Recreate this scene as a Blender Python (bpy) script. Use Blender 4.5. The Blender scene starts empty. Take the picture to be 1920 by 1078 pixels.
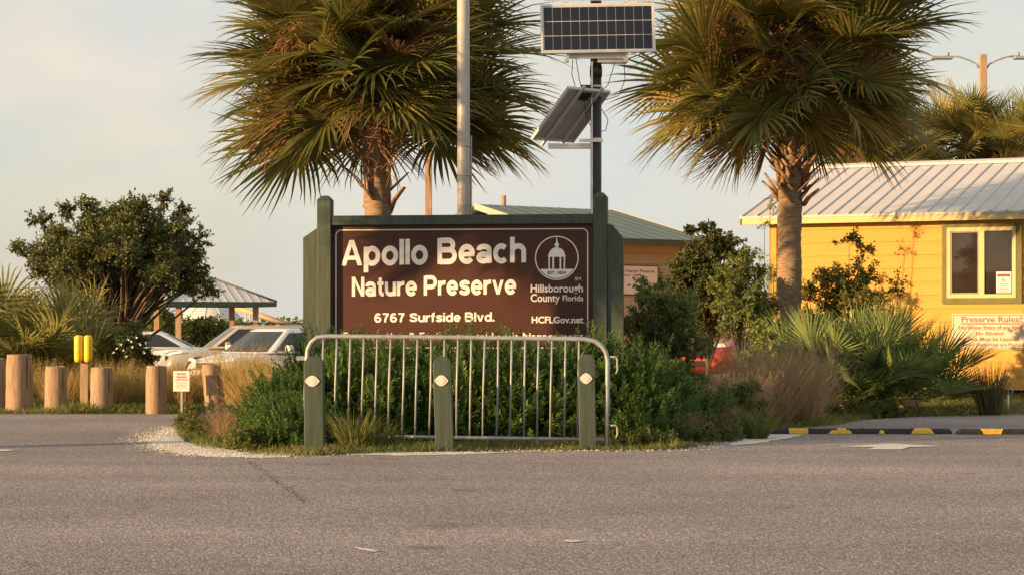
import bpy, math, random
import numpy as np
from mathutils import Vector, Matrix

# ------------------------------------------------------------------ camera, sky, sun, exposure
scene = bpy.context.scene
COL = scene.collection
R = math.radians
F, H, HZ, CX = 4000.0, 1.08, 610.0, 960.0      # focal length in photo pixels, eye height, horizon row, centre column
SUN_AZ, SUN_EL = 64.0, 8.0                     # sun: degrees round to the left from straight behind the camera, elevation

cam_d = bpy.data.cameras.new('camera')
cam = bpy.data.objects.new('camera', cam_d); COL.objects.link(cam)
cam.location = (0, 0, H); cam.rotation_euler = (R(90), 0, 0)
cam_d.sensor_width = 36.0; cam_d.lens = 36.0 * F / 1920.0
cam_d.shift_y = (HZ - 539.0) / 1920.0
cam_d.clip_start = 0.1; cam_d.clip_end = 5000
scene.camera = cam

sun_to = Vector((-math.sin(R(SUN_AZ)) * math.cos(R(SUN_EL)), -math.cos(R(SUN_AZ)) * math.cos(R(SUN_EL)), math.sin(R(SUN_EL))))
sd = bpy.data.lights.new('sun', 'SUN'); sd.energy = 5.0; sd.angle = R(0.6); sd.color = (1.0, 0.60, 0.26)
so = bpy.data.objects.new('sun', sd); COL.objects.link(so)
so.rotation_euler = sun_to.to_track_quat('Z', 'Y').to_euler(); so.location = (-20, -10, 12)

world = bpy.data.worlds.new('World'); scene.world = world; world.use_nodes = True
wn = world.node_tree; wn.nodes.clear()
def wnode(t): return wn.nodes.new(t)
sky = wnode('ShaderNodeTexSky'); sky.sky_type = 'NISHITA'; sky.sun_disc = False
sky.sun_elevation = R(SUN_EL); sky.sun_rotation = math.atan2(sun_to.x, sun_to.y)
sky.air_density = 1.0; sky.dust_density = 1.0; sky.ozone_density = 1.0
tc = wnode('ShaderNodeTexCoord')
mp = wnode('ShaderNodeMapping'); mp.inputs['Scale'].default_value = (3.0, 3.0, 6.0)
nz = wnode('ShaderNodeTexNoise'); nz.inputs['Scale'].default_value = 1.6; nz.inputs['Detail'].default_value = 4.0; nz.inputs['Roughness'].default_value = 0.45
rmp = wnode('ShaderNodeMapRange'); rmp.inputs[1].default_value = 0.40; rmp.inputs[2].default_value = 0.62; rmp.inputs[3].default_value = 0.66; rmp.inputs[4].default_value = 0.94
nz2 = wnode('ShaderNodeTexNoise'); nz2.inputs['Scale'].default_value = 2.6; nz2.inputs['Detail'].default_value = 5.0; nz2.inputs['Roughness'].default_value = 0.55
veil = wnode('ShaderNodeValToRGB')                                                       # thin high cloud: bluish haze to cream lit by the low sun
ve = veil.color_ramp.elements; ve[0].position = 0.36; ve[0].color = (3.62, 3.66, 3.54, 1); ve[1].position = 0.66; ve[1].color = (4.5, 4.0, 3.42, 1)
e_ = ve.new(0.50); e_.color = (3.95, 3.78, 3.40, 1)
mix = wnode('ShaderNodeMix'); mix.data_type = 'RGBA'
bg = wnode('ShaderNodeBackground'); bg.inputs['Strength'].default_value = 0.10
wo = wnode('ShaderNodeOutputWorld')
L = wn.links.new
L(tc.outputs['Generated'], mp.inputs['Vector']); L(mp.outputs['Vector'], nz.inputs['Vector'])
L(nz.outputs[0], rmp.inputs[0]); L(rmp.outputs[0], mix.inputs['Factor'])
L(mp.outputs['Vector'], nz2.inputs['Vector']); L(nz2.outputs[0], veil.inputs[0]); L(sky.outputs[0], mix.inputs['A']); L(veil.outputs[0], mix.inputs['B'])
L(mix.outputs['Result'], bg.inputs['Color']); L(bg.outputs[0], wo.inputs['Surface'])

scene.view_settings.view_transform = 'Standard'
scene.view_settings.look = 'None'
scene.view_settings.exposure = 1.0
scene.view_settings.gamma = 1.0
scene.view_settings.use_curve_mapping = False
scene.render.engine = 'CYCLES'
scene.cycles.use_denoising = True
scene.cycles.max_bounces = 6
scene.cycles.transparent_max_bounces = 8

# ------------------------------------------------------------------ small tools
rnd = random.Random(7)
rng = np.random.default_rng(7)
def P(x, y, Y): return Vector(((x - CX) * Y / F, Y, H + (HZ - y) * Y / F))          # pixel at a known distance
def G(x, y, z=0.0):                                                                  # pixel on level ground
    Y = F * (H - z) / (y - HZ); return Vector(((x - CX) * Y / F, Y, z))
class Frame:
    """an upright plane through p0 turned by yaw (deg, + = right end nearer); local x along it, y inward, z up"""
    def __init__(s, p0, yaw):
        s.p0 = Vector((p0[0], p0[1], 0)); s.yaw = R(yaw)
        s.u = Vector((math.cos(s.yaw), -math.sin(s.yaw), 0)); s.n = Vector((math.sin(s.yaw), math.cos(s.yaw), 0))
    def hit(s, px, py, depth=0.0):                     # pixel -> local (u, z) on the plane at that depth
        d = Vector(((px - CX) / F, 1.0, (HZ - py) / F)); q = s.p0 + s.n * depth
        t = q.dot(s.n) / d.dot(s.n)
        w = d * t; return (w - s.p0).dot(s.u), H + w.z
    def root(s, name, lx=0.0, ly=0.0):
        e = empty(name, s.p0 + s.u * lx + s.n * ly); e.rotation_euler.z = -s.yaw; return e

def empty(name, loc, rz=0.0):
    o = bpy.data.objects.new(name, None); COL.objects.link(o); o.location = loc; o.rotation_euler.z = rz
    o.empty_display_size = 0.2; return o
def tag(o, label, cat=None, group=None, kind=None):
    if label: o['label'] = label
    if cat: o['category'] = cat
    if group: o['group'] = group
    if kind: o['kind'] = kind
    return o
def link(name, me, mat=None, parent=None, loc=None, rz=None):
    o = bpy.data.objects.new(name, me); COL.objects.link(o)
    if mat is not None and len(me.materials) == 0: me.materials.append(mat)
    if parent is not None: o.parent = parent
    if loc is not None: o.location = loc
    if rz is not None: o.rotation_euler.z = rz
    return o

class MB:
    """collects shapes into one mesh"""
    def __init__(s): s.v = []; s.f = []; s.m = []; s.sm = []
    def add(s, vs, fs, mi=0, smooth=False):
        b = len(s.v); s.v += [tuple(v) for v in vs]
        for f in fs: s.f.append(tuple(i + b for i in f)); s.m.append(mi); s.sm.append(smooth)
    def box(s, x0, x1, y0, y1, z0, z1, mi=0, bev=0.0):
        if bev <= 0:
            vs = [(x, y, z) for z in (z0, z1) for y in (y0, y1) for x in (x0, x1)]
            s.add(vs, [(0,2,3,1),(4,5,7,6),(0,1,5,4),(2,6,7,3),(0,4,6,2),(1,3,7,5)], mi); return
        import bmesh
        bm = bmesh.new(); bmesh.ops.create_cube(bm, size=1.0)
        for v in bm.verts: v.co = Vector(((x0+x1)/2 + v.co.x*(x1-x0), (y0+y1)/2 + v.co.y*(y1-y0), (z0+z1)/2 + v.co.z*(z1-z0)))
        bmesh.ops.bevel(bm, geom=list(bm.edges), offset=bev, segments=2, affect='EDGES', profile=0.5)
        bm.verts.index_update(); s.add([v.co for v in bm.verts], [[v.index for v in f.verts] for f in bm.faces], mi); bm.free()
    def prism(s, poly, y0, y1, mi=0):                   # polygon in x,z extruded along y
        n = len(poly); vs = [(x, y0, z) for x, z in poly] + [(x, y1, z) for x, z in poly]
        fs = [tuple(range(n)), tuple(range(2*n-1, n-1, -1))] + [(i, n+i, n+(i+1)%n, (i+1)%n) for i in range(n)]
        s.add(vs, fs, mi)
    def slab(s, poly, z0, z1, mi=0):                    # polygon in x,y extruded along z
        n = len(poly); vs = [(x, y, z0) for x, y in poly] + [(x, y, z1) for x, y in poly]
        s.add(vs, [tuple(range(n-1,-1,-1)), tuple(range(n, 2*n))] + [(i, (i+1)%n, n+(i+1)%n, n+i) for i in range(n)], mi)
    def tube(s, pts, r, n=8, mi=0, caps=True, flat=1.0):
        pts = [Vector(p) for p in pts]; k = len(pts)
        rr = r if hasattr(r, '__len__') else [r]*k
        b = len(s.v); up = None
        for i, p in enumerate(pts):
            t = (pts[min(i+1,k-1)] - pts[max(i-1,0)])
            t = t.normalized() if t.length > 1e-9 else Vector((0,0,1))
            if up is None:
                up = Vector((0,0,1)) if abs(t.z) < 0.9 else Vector((1,0,0))
            a = (up - t*up.dot(t)).normalized(); up = a; c = t.cross(a)
            for j in range(n):
                q = 2*math.pi*j/n
                s.v.append(tuple(p + a*(math.cos(q)*rr[i]*flat) + c*(math.sin(q)*rr[i])))
        for i in range(k-1):
            for j in range(n):
                s.f.append((b+i*n+j, b+i*n+(j+1)%n, b+(i+1)*n+(j+1)%n, b+(i+1)*n+j)); s.m.append(mi); s.sm.append(True)
        if caps:
            s.f.append(tuple(b+j for j in range(n-1,-1,-1))); s.m.append(mi); s.sm.append(False)
            s.f.append(tuple(b+(k-1)*n+j for j in range(n))); s.m.append(mi); s.sm.append(False)
    def lathe(s, prof, n=16, c=(0,0), mi=0):            # profile (r,z)
        b = len(s.v); k = len(prof)
        for r, z in prof:
            for j in range(n):
                q = 2*math.pi*j/n; s.v.append((c[0]+r*math.cos(q), c[1]+r*math.sin(q), z))
        for i in range(k-1):
            for j in range(n):
                s.f.append((b+i*n+j, b+i*n+(j+1)%n, b+(i+1)*n+(j+1)%n, b+(i+1)*n+j)); s.m.append(mi); s.sm.append(True)
        s.f.append(tuple(b+j for j in range(n-1,-1,-1))); s.m.append(mi); s.sm.append(False)
        s.f.append(tuple(b+(k-1)*n+j for j in range(n))); s.m.append(mi); s.sm.append(False)
    def mesh(s, name, mats=None):
        me = bpy.data.meshes.new(name); me.from_pydata(s.v, [], s.f)
        me.polygons.foreach_set('material_index', s.m); me.polygons.foreach_set('use_smooth', s.sm)
        for m in (mats or []): me.materials.append(m)
        me.update(); return me
    def build(s, name, mat, parent=None, loc=None, rz=None):
        mats = mat if isinstance(mat, (list, tuple)) else [mat]
        return link(name, s.mesh(name, mats), None, parent, loc, rz)

class Soup:
    """fast collector for foliage: numpy strips"""
    def __init__(s): s.V = []; s.Q = []; s.M = []; s.n = 0
    def strips(s, C, S, W, fold=None, mi=0):
        """C (n,k,3) centre lines, S (n,k,3) side vectors, W (n,k) half widths, fold (n,k,3) offset of the edges"""
        n, k, _ = C.shape
        off = S * W[..., None]
        if fold is None:
            V = np.stack([C - off, C + off], axis=2); c = 2
        else:
            V = np.stack([C - off + fold, C, C + off + fold], axis=2); c = 3
        base = np.arange(n)[:, None, None] * (k*c) + np.arange(k-1)[None, :, None] * c + np.arange(c-1)[None, None, :]
        Q = np.stack([base, base+1, base+c+1, base+c], axis=-1).reshape(-1, 4) + s.n
        s.V.append(V.reshape(-1, 3)); s.Q.append(Q); s.M.append(np.full(len(Q), mi)); s.n += n*k*c
    def mbuild(s, mb, mi=0):                            # take over an MB made of quads only
        if not mb.v: return
        Q = np.array([f if len(f) == 4 else (f[0], f[1], f[2], f[2]) for f in mb.f if len(f) == 4], dtype=np.int64)
        s.V.append(np.array(mb.v, dtype=float)); s.Q.append(Q + s.n); s.M.append(np.full(len(Q), mi)); s.n += len(mb.v)
    def mesh(s, name, mats):
        V = np.concatenate(s.V); Q = np.concatenate(s.Q); M = np.concatenate(s.M)
        me = bpy.data.meshes.new(name)
        me.vertices.add(len(V)); me.vertices.foreach_set('co', V.astype(np.float32).ravel())
        me.loops.add(len(Q)*4); me.loops.foreach_set('vertex_index', Q.astype(np.int32).ravel())
        me.polygons.add(len(Q)); me.polygons.foreach_set('loop_start', np.arange(0, len(Q)*4, 4, dtype=np.int32))
        me.polygons.foreach_set('material_index', M.astype(np.int32))
        for m in mats: me.materials.append(m)
        me.update(calc_edges=True); return me

def unit(a): return a / np.maximum(np.linalg.norm(a, axis=-1, keepdims=True), 1e-9)
def sidevec(D, rg):
    """a random vector square to each direction"""
    r = rg.normal(size=D.shape); return unit(np.cross(D, r))

# ------------------------------------------------------------------ materials
MATS = {}
def mat(name, col, rough=0.7, vary=0.15, scale=6.0, bump=0.0, bscale=60.0, metal=0.0, spec=0.5, stretch=None, col2=None, coat=0.0, detail=5.0):
    m = bpy.data.materials.new(name); m.use_nodes = True; nt = m.node_tree; MATS[name] = m
    b = nt.nodes['Principled BSDF']; b.inputs['Roughness'].default_value = rough; b.inputs['Metallic'].default_value = metal
    b.inputs['Specular IOR Level'].default_value = spec; b.inputs['Coat Weight'].default_value = coat
    t = nt.nodes.new('ShaderNodeTexCoord'); src = t.outputs['Object']
    if stretch:
        q = nt.nodes.new('ShaderNodeMapping'); q.inputs['Scale'].default_value = stretch; nt.links.new(src, q.inputs[0]); src = q.outputs[0]
    n = nt.nodes.new('ShaderNodeTexNoise'); n.inputs['Scale'].default_value = scale; n.inputs['Detail'].default_value = detail; n.inputs['Roughness'].default_value = 0.6
    nt.links.new(src, n.inputs['Vector'])
    cr = nt.nodes.new('ShaderNodeValToRGB')
    c2 = col2 if col2 else tuple(min(1, c*(1+vary)) for c in col)
    c1 = col if col2 else tuple(c*(1-vary) for c in col)
    cr.color_ramp.elements[0].position = 0.32; cr.color_ramp.elements[0].color = (*c1, 1)
    cr.color_ramp.elements[1].position = 0.68; cr.color_ramp.elements[1].color = (*c2, 1)
    nt.links.new(n.outputs[0], cr.inputs[0]); nt.links.new(cr.outputs[0], b.inputs['Base Color'])
    if bump > 0:
        n2 = nt.nodes.new('ShaderNodeTexNoise'); n2.inputs['Scale'].default_value = bscale; n2.inputs['Detail'].default_value = 3
        nt.links.new(src, n2.inputs['Vector'])
        bp = nt.nodes.new('ShaderNodeBump'); bp.inputs['Strength'].default_value = bump; bp.inputs['Distance'].default_value = 0.01
        nt.links.new(n2.outputs[0], bp.inputs['Height']); nt.links.new(bp.outputs[0], b.inputs['Normal'])
    return m
def leafmat(name, cols, trans=0.3, rough=0.55, noise=1.5, spec=0.3, tipdry=None):
    """cols: list of (pos, rgb) along a random value for each leaf"""
    m = bpy.data.materials.new(name); m.use_nodes = True; nt = m.node_tree; MATS[name] = m
    b = nt.nodes['Principled BSDF']; b.inputs['Roughness'].default_value = rough; b.inputs['Specular IOR Level'].default_value = spec
    g = nt.nodes.new('ShaderNodeNewGeometry'); n = nt.nodes.new('ShaderNodeTexNoise'); n.inputs['Scale'].default_value = noise; n.inputs['Detail'].default_value = 2
    nt.links.new(g.outputs['Position'], n.inputs['Vector'])
    oi = nt.nodes.new('ShaderNodeObjectInfo')
    a = nt.nodes.new('ShaderNodeMath'); a.operation = 'MULTIPLY_ADD'; a.inputs[1].default_value = 0.45
    nt.links.new(g.outputs['Random Per Island'], a.inputs[0])
    a2 = nt.nodes.new('ShaderNodeMath'); a2.operation = 'MULTIPLY_ADD'; a2.inputs[1].default_value = 0.55; a2.inputs[2].default_value = -0.12
    nt.links.new(n.outputs[0], a2.inputs[0]); 
    a3 = nt.nodes.new('ShaderNodeMath'); a3.operation = 'MULTIPLY_ADD'; a3.inputs[1].default_value = 0.24
    nt.links.new(oi.outputs['Random'], a3.inputs[0]); nt.links.new(a2.outputs[0], a3.inputs[2]); nt.links.new(a3.outputs[0], a.inputs[2])
    cr = nt.nodes.new('ShaderNodeValToRGB'); el = cr.color_ramp.elements
    el[0].position = cols[0][0]; el[0].color = (*cols[0][1], 1); el[1].position = cols[-1][0]; el[1].color = (*cols[-1][1], 1)
    for p, c in cols[1:-1]: e = el.new(p); e.color = (*c, 1)
    nt.links.new(a.outputs[0], cr.inputs[0]); nt.links.new(cr.outputs[0], b.inputs['Base Color'])
    tr = nt.nodes.new('ShaderNodeBsdfTranslucent'); nt.links.new(cr.outputs[0], tr.inputs[0])
    mx = nt.nodes.new('ShaderNodeMixShader'); mx.inputs[0].default_value = trans
    nt.links.new(b.outputs[0], mx.inputs[1]); nt.links.new(tr.outputs[0], mx.inputs[2])
    nt.links.new(mx.outputs[0], nt.nodes['Material Output'].inputs['Surface'])
    return m

M_green   = mat('green_paint', (0.040, 0.062, 0.045), 0.62, 0.25, 3.5, 0.12, 12, stretch=(6, 6, 0.8))
M_brown   = mat('brown_panel', (0.060, 0.019, 0.0115), 0.55, 0.10, 1.5, spec=0.35)
M_white   = mat('white_letters', (0.80, 0.77, 0.72), 0.6, 0.04, 3)
M_galv    = mat('galvanised_steel', (0.33, 0.35, 0.37), 0.55, 0.18, 14, 0.1, 120, metal=0.35)
M_reflect = mat('reflector_white', (0.62, 0.60, 0.56), 0.4, 0.10, 30)
M_pole    = mat('aluminium_pole', (0.40, 0.385, 0.36), 0.5, 0.12, 8, metal=0.15, stretch=(4, 4, 0.5))
M_black   = mat('black_pole', (0.012, 0.012, 0.013), 0.45, 0.2, 8)
M_alu     = mat('aluminium_rail', (0.62, 0.61, 0.58), 0.45, 0.08, 12, metal=0.4)
M_cell    = mat('solar_cell', (0.006, 0.008, 0.016), 0.22, 0.25, 30, spec=0.5)
M_cellln  = mat('solar_gridline', (0.55, 0.56, 0.58), 0.4, 0.05)
M_backsh  = mat('solar_backsheet', (0.36, 0.37, 0.40), 0.6, 0.08)
M_trunk   = mat('palm_trunk', (0.16, 0.105, 0.065), 0.9, 0.1, 9, 0.35, 14, stretch=(1, 1, 5.5), col2=(0.34, 0.25, 0.17))
M_boot    = mat('palm_boot', (0.30, 0.19, 0.11), 0.85, 0.4, 7, 0.15, 12, stretch=(3, 3, 0.7))
M_fibre   = mat('palm_fibre', (0.26, 0.135, 0.06), 0.9, 0.45, 10)
M_bark    = mat('bark', (0.10, 0.075, 0.055), 0.9, 0.35, 12, 0.6, 40)
M_twig    = mat('twig', (0.12, 0.095, 0.07), 0.9, 0.3, 12)
M_log     = mat('weathered_log', (0.22, 0.15, 0.10), 0.9, 0.1, 7, 0.22, 9, stretch=(5, 5, 0.7), col2=(0.38, 0.275, 0.19))
M_endgr   = mat('log_end_grain', (0.30, 0.23, 0.17), 0.9, 0.3, 22, 0.4, 60)
M_woodp   = mat('wood_post', (0.38, 0.26, 0.17), 0.85, 0.25, 6, 0.12, 12, stretch=(6, 6, 0.6))
M_yellow  = mat('yellow_siding', (0.57, 0.325, 0.065), 0.7, 0.06, 2.0, 0.25, 50, stretch=(0.6, 4, 4))
M_cream   = mat('cream_trim', (0.60, 0.50, 0.27), 0.65, 0.06, 3)
M_olive   = mat('olive_trim', (0.145, 0.135, 0.045), 0.7, 0.12, 6)
M_galvr   = mat('galvalume_roof', (0.56, 0.545, 0.54), 0.6, 0.07, 3, metal=0.05, stretch=(1, 0.4, 1))
M_greenr  = mat('green_metal_roof', (0.165, 0.205, 0.165), 0.6, 0.10, 2.5, metal=0.1)
M_greenf  = mat('green_fascia', (0.055, 0.085, 0.06), 0.6, 0.12, 4)
M_tan     = mat('tan_siding', (0.40, 0.395, 0.34), 0.75, 0.07, 2.5, 0.2, 60)
M_dark    = mat('dark_interior', (0.012, 0.010, 0.009), 0.8, 0.2)
M_glass   = mat('window_glass', (0.030, 0.024, 0.020), 0.04, 0.3, 2, spec=0.8)
M_paper   = mat('sign_white', (0.76, 0.75, 0.72), 0.6, 0.04, 5)
M_creamb  = mat('sign_cream', (0.56, 0.50, 0.40), 0.6, 0.04, 5)
M_coolw   = mat('sign_cool_white', (0.78, 0.83, 0.90), 0.5, 0.03, 5)
M_red     = mat('sign_red', (0.50, 0.045, 0.06), 0.6, 0.10, 8)
M_rust    = mat('sign_brown_ink', (0.34, 0.07, 0.03), 0.6, 0.10, 8)
M_ink     = mat('sign_ink', (0.03, 0.03, 0.035), 0.6, 0.10, 8)
M_grey    = mat('sign_grey_ink', (0.33, 0.32, 0.31), 0.7, 0.15, 20)
M_rubber  = mat('black_rubber', (0.018, 0.018, 0.019), 0.75, 0.3, 15, 0.4, 80)
M_ylstr   = mat('yellow_reflective_strip', (0.70, 0.40, 0.035), 0.5, 0.15, 20)
M_marker  = mat('yellow_marker', (0.90, 0.58, 0.03), 0.35, 0.06, 10, spec=0.6)
M_paint   = mat('road_paint', (0.60, 0.57, 0.53), 0.8, 0.16, 25)
M_carwht  = mat('car_white', (0.74, 0.74, 0.75), 0.25, 0.02, 2, coat=0.6)
M_cargold = mat('car_champagne', (0.44, 0.40, 0.33), 0.28, 0.03, 2, metal=0.3, coat=0.6)
M_carred  = mat('car_red', (0.46, 0.05, 0.06), 0.28, 0.05, 2, coat=0.6)
M_carglass= mat('car_glass', (0.022, 0.024, 0.024), 0.06, 0.2, 2, spec=0.7)
M_tyre    = mat('tyre', (0.02, 0.02, 0.02), 0.85, 0.2)
M_rim     = mat('rim', (0.45, 0.45, 0.46), 0.35, 0.1, metal=0.7)
M_lamp    = mat('headlamp', (0.75, 0.75, 0.72), 0.15, 0.05)
M_dome    = mat('dome_fabric', (0.60, 0.58, 0.56), 0.7, 0.05, 0.4)
M_boom    = mat('boom_tan', (0.55, 0.40, 0.24), 0.7, 0.12, 1.5)
M_cable   = mat('cable', (0.015, 0.015, 0.016), 0.6)
M_pvc     = mat('white_pipe', (0.72, 0.71, 0.68), 0.5, 0.06)

M_palm  = leafmat('palm_leaf', [(0.10, (0.079, 0.102, 0.035)), (0.45, (0.148, 0.163, 0.044)), (0.72, (0.306, 0.245, 0.060)), (0.95, (0.514, 0.302, 0.108))], 0.30, 0.5, 0.9)
M_palmdry = leafmat('dry_palm_leaf', [(0.15, (0.16, 0.095, 0.04)), (0.8, (0.34, 0.22, 0.10))], 0.2, 0.8, 1.5)
M_palmetto = leafmat('palmetto_leaf', [(0.10, (0.079, 0.131, 0.047)), (0.6, (0.187, 0.253, 0.084)), (0.92, (0.374, 0.374, 0.113))], 0.3, 0.45, 1.5)
M_younger = leafmat('young_palm_leaf', [(0.10, (0.11, 0.125, 0.036)), (0.6, (0.23, 0.23, 0.07)), (0.92, (0.36, 0.32, 0.11))], 0.4, 0.5, 1.5)
M_coontie = leafmat('feathery_shrub_leaf', [(0.12, (0.039, 0.086, 0.019)), (0.55, (0.093, 0.174, 0.032)), (0.92, (0.223, 0.289, 0.064))], 0.3, 0.5, 3.0)
M_oak   = leafmat('dark_tree_leaf', [(0.10, (0.045, 0.064, 0.021)), (0.55, (0.098, 0.121, 0.037)), (0.92, (0.211, 0.212, 0.055))], 0.22, 0.55, 1.2)
M_shrub = leafmat('shrub_leaf', [(0.10, (0.085, 0.128, 0.038)), (0.55, (0.188, 0.235, 0.067)), (0.92, (0.376, 0.376, 0.113))], 0.3, 0.5, 2.5)
M_shruby = leafmat('yellow_shrub_leaf', [(0.10, (0.105, 0.115, 0.028)), (0.55, (0.228, 0.220, 0.053)), (0.92, (0.456, 0.351, 0.088))], 0.35, 0.5, 2.5)
M_far   = leafmat('far_shrub_leaf', [(0.10, (0.060, 0.090, 0.024)), (0.55, (0.144, 0.174, 0.038)), (0.92, (0.288, 0.264, 0.060))], 0.3, 0.6, 0.6)
M_grass = leafmat('grass_blade', [(0.10, (0.072, 0.102, 0.026)), (0.55, (0.150, 0.186, 0.048)), (0.80, (0.264, 0.240, 0.090)), (0.95, (0.408, 0.312, 0.156))], 0.35, 0.6, 1.2)
M_muhly = leafmat('golden_grass', [(0.10, (0.26, 0.20, 0.07)), (0.55, (0.46, 0.34, 0.125)), (0.92, (0.60, 0.47, 0.22))], 0.45, 0.7, 2.0)
M_muhlyb = leafmat('brown_grass', [(0.10, (0.164, 0.158, 0.063)), (0.4, (0.354, 0.253, 0.140)), (0.92, (0.607, 0.430, 0.278))], 0.35, 0.7, 2.0)
M_seagr = leafmat('dark_tuft', [(0.10, (0.075, 0.075, 0.035)), (0.9, (0.18, 0.15, 0.08))], 0.25, 0.7, 2.0)
M_weed  = leafmat('weed_leaf', [(0.10, (0.072, 0.098, 0.023)), (0.55, (0.150, 0.182, 0.042)), (0.92, (0.299, 0.260, 0.078))], 0.35, 0.55, 2.0)
M_flower = mat('white_flower', (0.78, 0.76, 0.70), 0.7, 0.05)

def asphalt_material():
    m = bpy.data.materials.new('asphalt'); m.use_nodes = True; nt = m.node_tree; b = nt.nodes['Principled BSDF']
    b.inputs['Roughness'].default_value = 0.9; b.inputs['Specular IOR Level'].default_value = 0.25
    t = nt.nodes.new('ShaderNodeTexCoord')
    vo = nt.nodes.new('ShaderNodeTexVoronoi'); vo.inputs['Scale'].default_value = 95.0; vo.inputs['Randomness'].default_value = 1.0
    nt.links.new(t.outputs['Object'], vo.inputs['Vector'])
    sep = nt.nodes.new('ShaderNodeSeparateColor'); nt.links.new(vo.outputs['Color'], sep.inputs[0])
    cr = nt.nodes.new('ShaderNodeValToRGB'); el = cr.color_ramp.elements
    el[0].position = 0.0; el[0].color = (0.150, 0.137, 0.142, 1); el[1].position = 1.0; el[1].color = (0.56, 0.52, 0.51, 1)
    for p, c in ((0.35, (0.200, 0.183, 0.190)), (0.7, (0.287, 0.262, 0.268)), (0.88, (0.405, 0.372, 0.372))):
        e = el.new(p); e.color = (*c, 1)
    nt.links.new(sep.outputs[0], cr.inputs[0])
    n = nt.nodes.new('ShaderNodeTexNoise'); n.inputs['Scale'].default_value = 0.35; n.inputs['Detail'].default_value = 6; n.inputs['Roughness'].default_value = 0.6
    nt.links.new(t.outputs['Object'], n.inputs['Vector'])
    r2 = nt.nodes.new('ShaderNodeValToRGB'); r2.color_ramp.elements[0].position = 0.3; r2.color_ramp.elements[0].color = (0.80, 0.79, 0.78, 1)
    r2.color_ramp.elements[1].position = 0.7; r2.color_ramp.elements[1].color = (1.18, 1.15, 1.14, 1)
    nt.links.new(n.outputs[0], r2.inputs[0])
    mx = nt.nodes.new('ShaderNodeMix'); mx.data_type = 'RGBA'; mx.blend_type = 'MULTIPLY'; mx.inputs['Factor'].default_value = 1.0
    nt.links.new(cr.outputs[0], mx.inputs['A']); nt.links.new(r2.outputs[0], mx.inputs['B'])
    # worn wheel tracks along the road and small oil drips
    mp_ = nt.nodes.new('ShaderNodeMapping'); mp_.inputs['Scale'].default_value = (0.10, 0.85, 1.0); mp_.inputs['Rotation'].default_value = (0, 0, R(4)); nt.links.new(t.outputs['Object'], mp_.inputs[0])
    n3 = nt.nodes.new('ShaderNodeTexNoise'); n3.inputs['Scale'].default_value = 1.0; n3.inputs['Detail'].default_value = 3; nt.links.new(mp_.outputs[0], n3.inputs['Vector'])
    r3 = nt.nodes.new('ShaderNodeValToRGB'); r3.color_ramp.elements[0].position = 0.36; r3.color_ramp.elements[0].color = (0.90, 0.895, 0.89, 1); r3.color_ramp.elements[1].position = 0.62; r3.color_ramp.elements[1].color = (1.06, 1.05, 1.03, 1)
    nt.links.new(n3.outputs[0], r3.inputs[0])
    n4 = nt.nodes.new('ShaderNodeTexNoise'); n4.inputs['Scale'].default_value = 1.7; n4.inputs['Detail'].default_value = 4; nt.links.new(t.outputs['Object'], n4.inputs['Vector'])
    r4 = nt.nodes.new('ShaderNodeValToRGB'); r4.color_ramp.elements[0].position = 0.24; r4.color_ramp.elements[0].color = (0.62, 0.61, 0.60, 1); r4.color_ramp.elements[1].position = 0.36; r4.color_ramp.elements[1].color = (1, 1, 1, 1)
    nt.links.new(n4.outputs[0], r4.inputs[0])
    m2 = nt.nodes.new('ShaderNodeMix'); m2.data_type = 'RGBA'; m2.blend_type = 'MULTIPLY'; m2.inputs['Factor'].default_value = 1.0
    m3 = nt.nodes.new('ShaderNodeMix'); m3.data_type = 'RGBA'; m3.blend_type = 'MULTIPLY'; m3.inputs['Factor'].default_value = 1.0
    nt.links.new(mx.outputs['Result'], m2.inputs['A']); nt.links.new(r3.outputs[0], m2.inputs['B']); nt.links.new(m2.outputs['Result'], m3.inputs['A']); nt.links.new(r4.outputs[0], m3.inputs['B'])
    nt.links.new(m3.outputs['Result'], b.inputs['Base Color'])
    bp = nt.nodes.new('ShaderNodeBump'); bp.inputs['Strength'].default_value = 0.55; bp.inputs['Distance'].default_value = 0.006
    inv = nt.nodes.new('ShaderNodeMath'); inv.operation = 'SUBTRACT'; inv.inputs[0].default_value = 1.0
    nt.links.new(vo.outputs['Distance'], inv.inputs[1]); nt.links.new(inv.outputs[0], bp.inputs['Height']); nt.links.new(bp.outputs[0], b.inputs['Normal'])
    return m
M_asphalt = asphalt_material()
M_shell = mat('shell_sand', (0.46, 0.42, 0.37), 0.95, 0.1, 5, 0.3, 60, col2=(0.72, 0.68, 0.62))
M_soil  = mat('sandy_soil', (0.135, 0.105, 0.060), 0.95, 0.1, 1.3, 0.5, 30, col2=(0.22, 0.185, 0.105))
M_lot   = mat('parking_gravel', (0.30, 0.265, 0.215), 0.95, 0.15, 1.0, 0.3, 40)
M_crack = mat('crack_tar', (0.045, 0.040, 0.038), 0.9, 0.3, 20)

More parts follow.
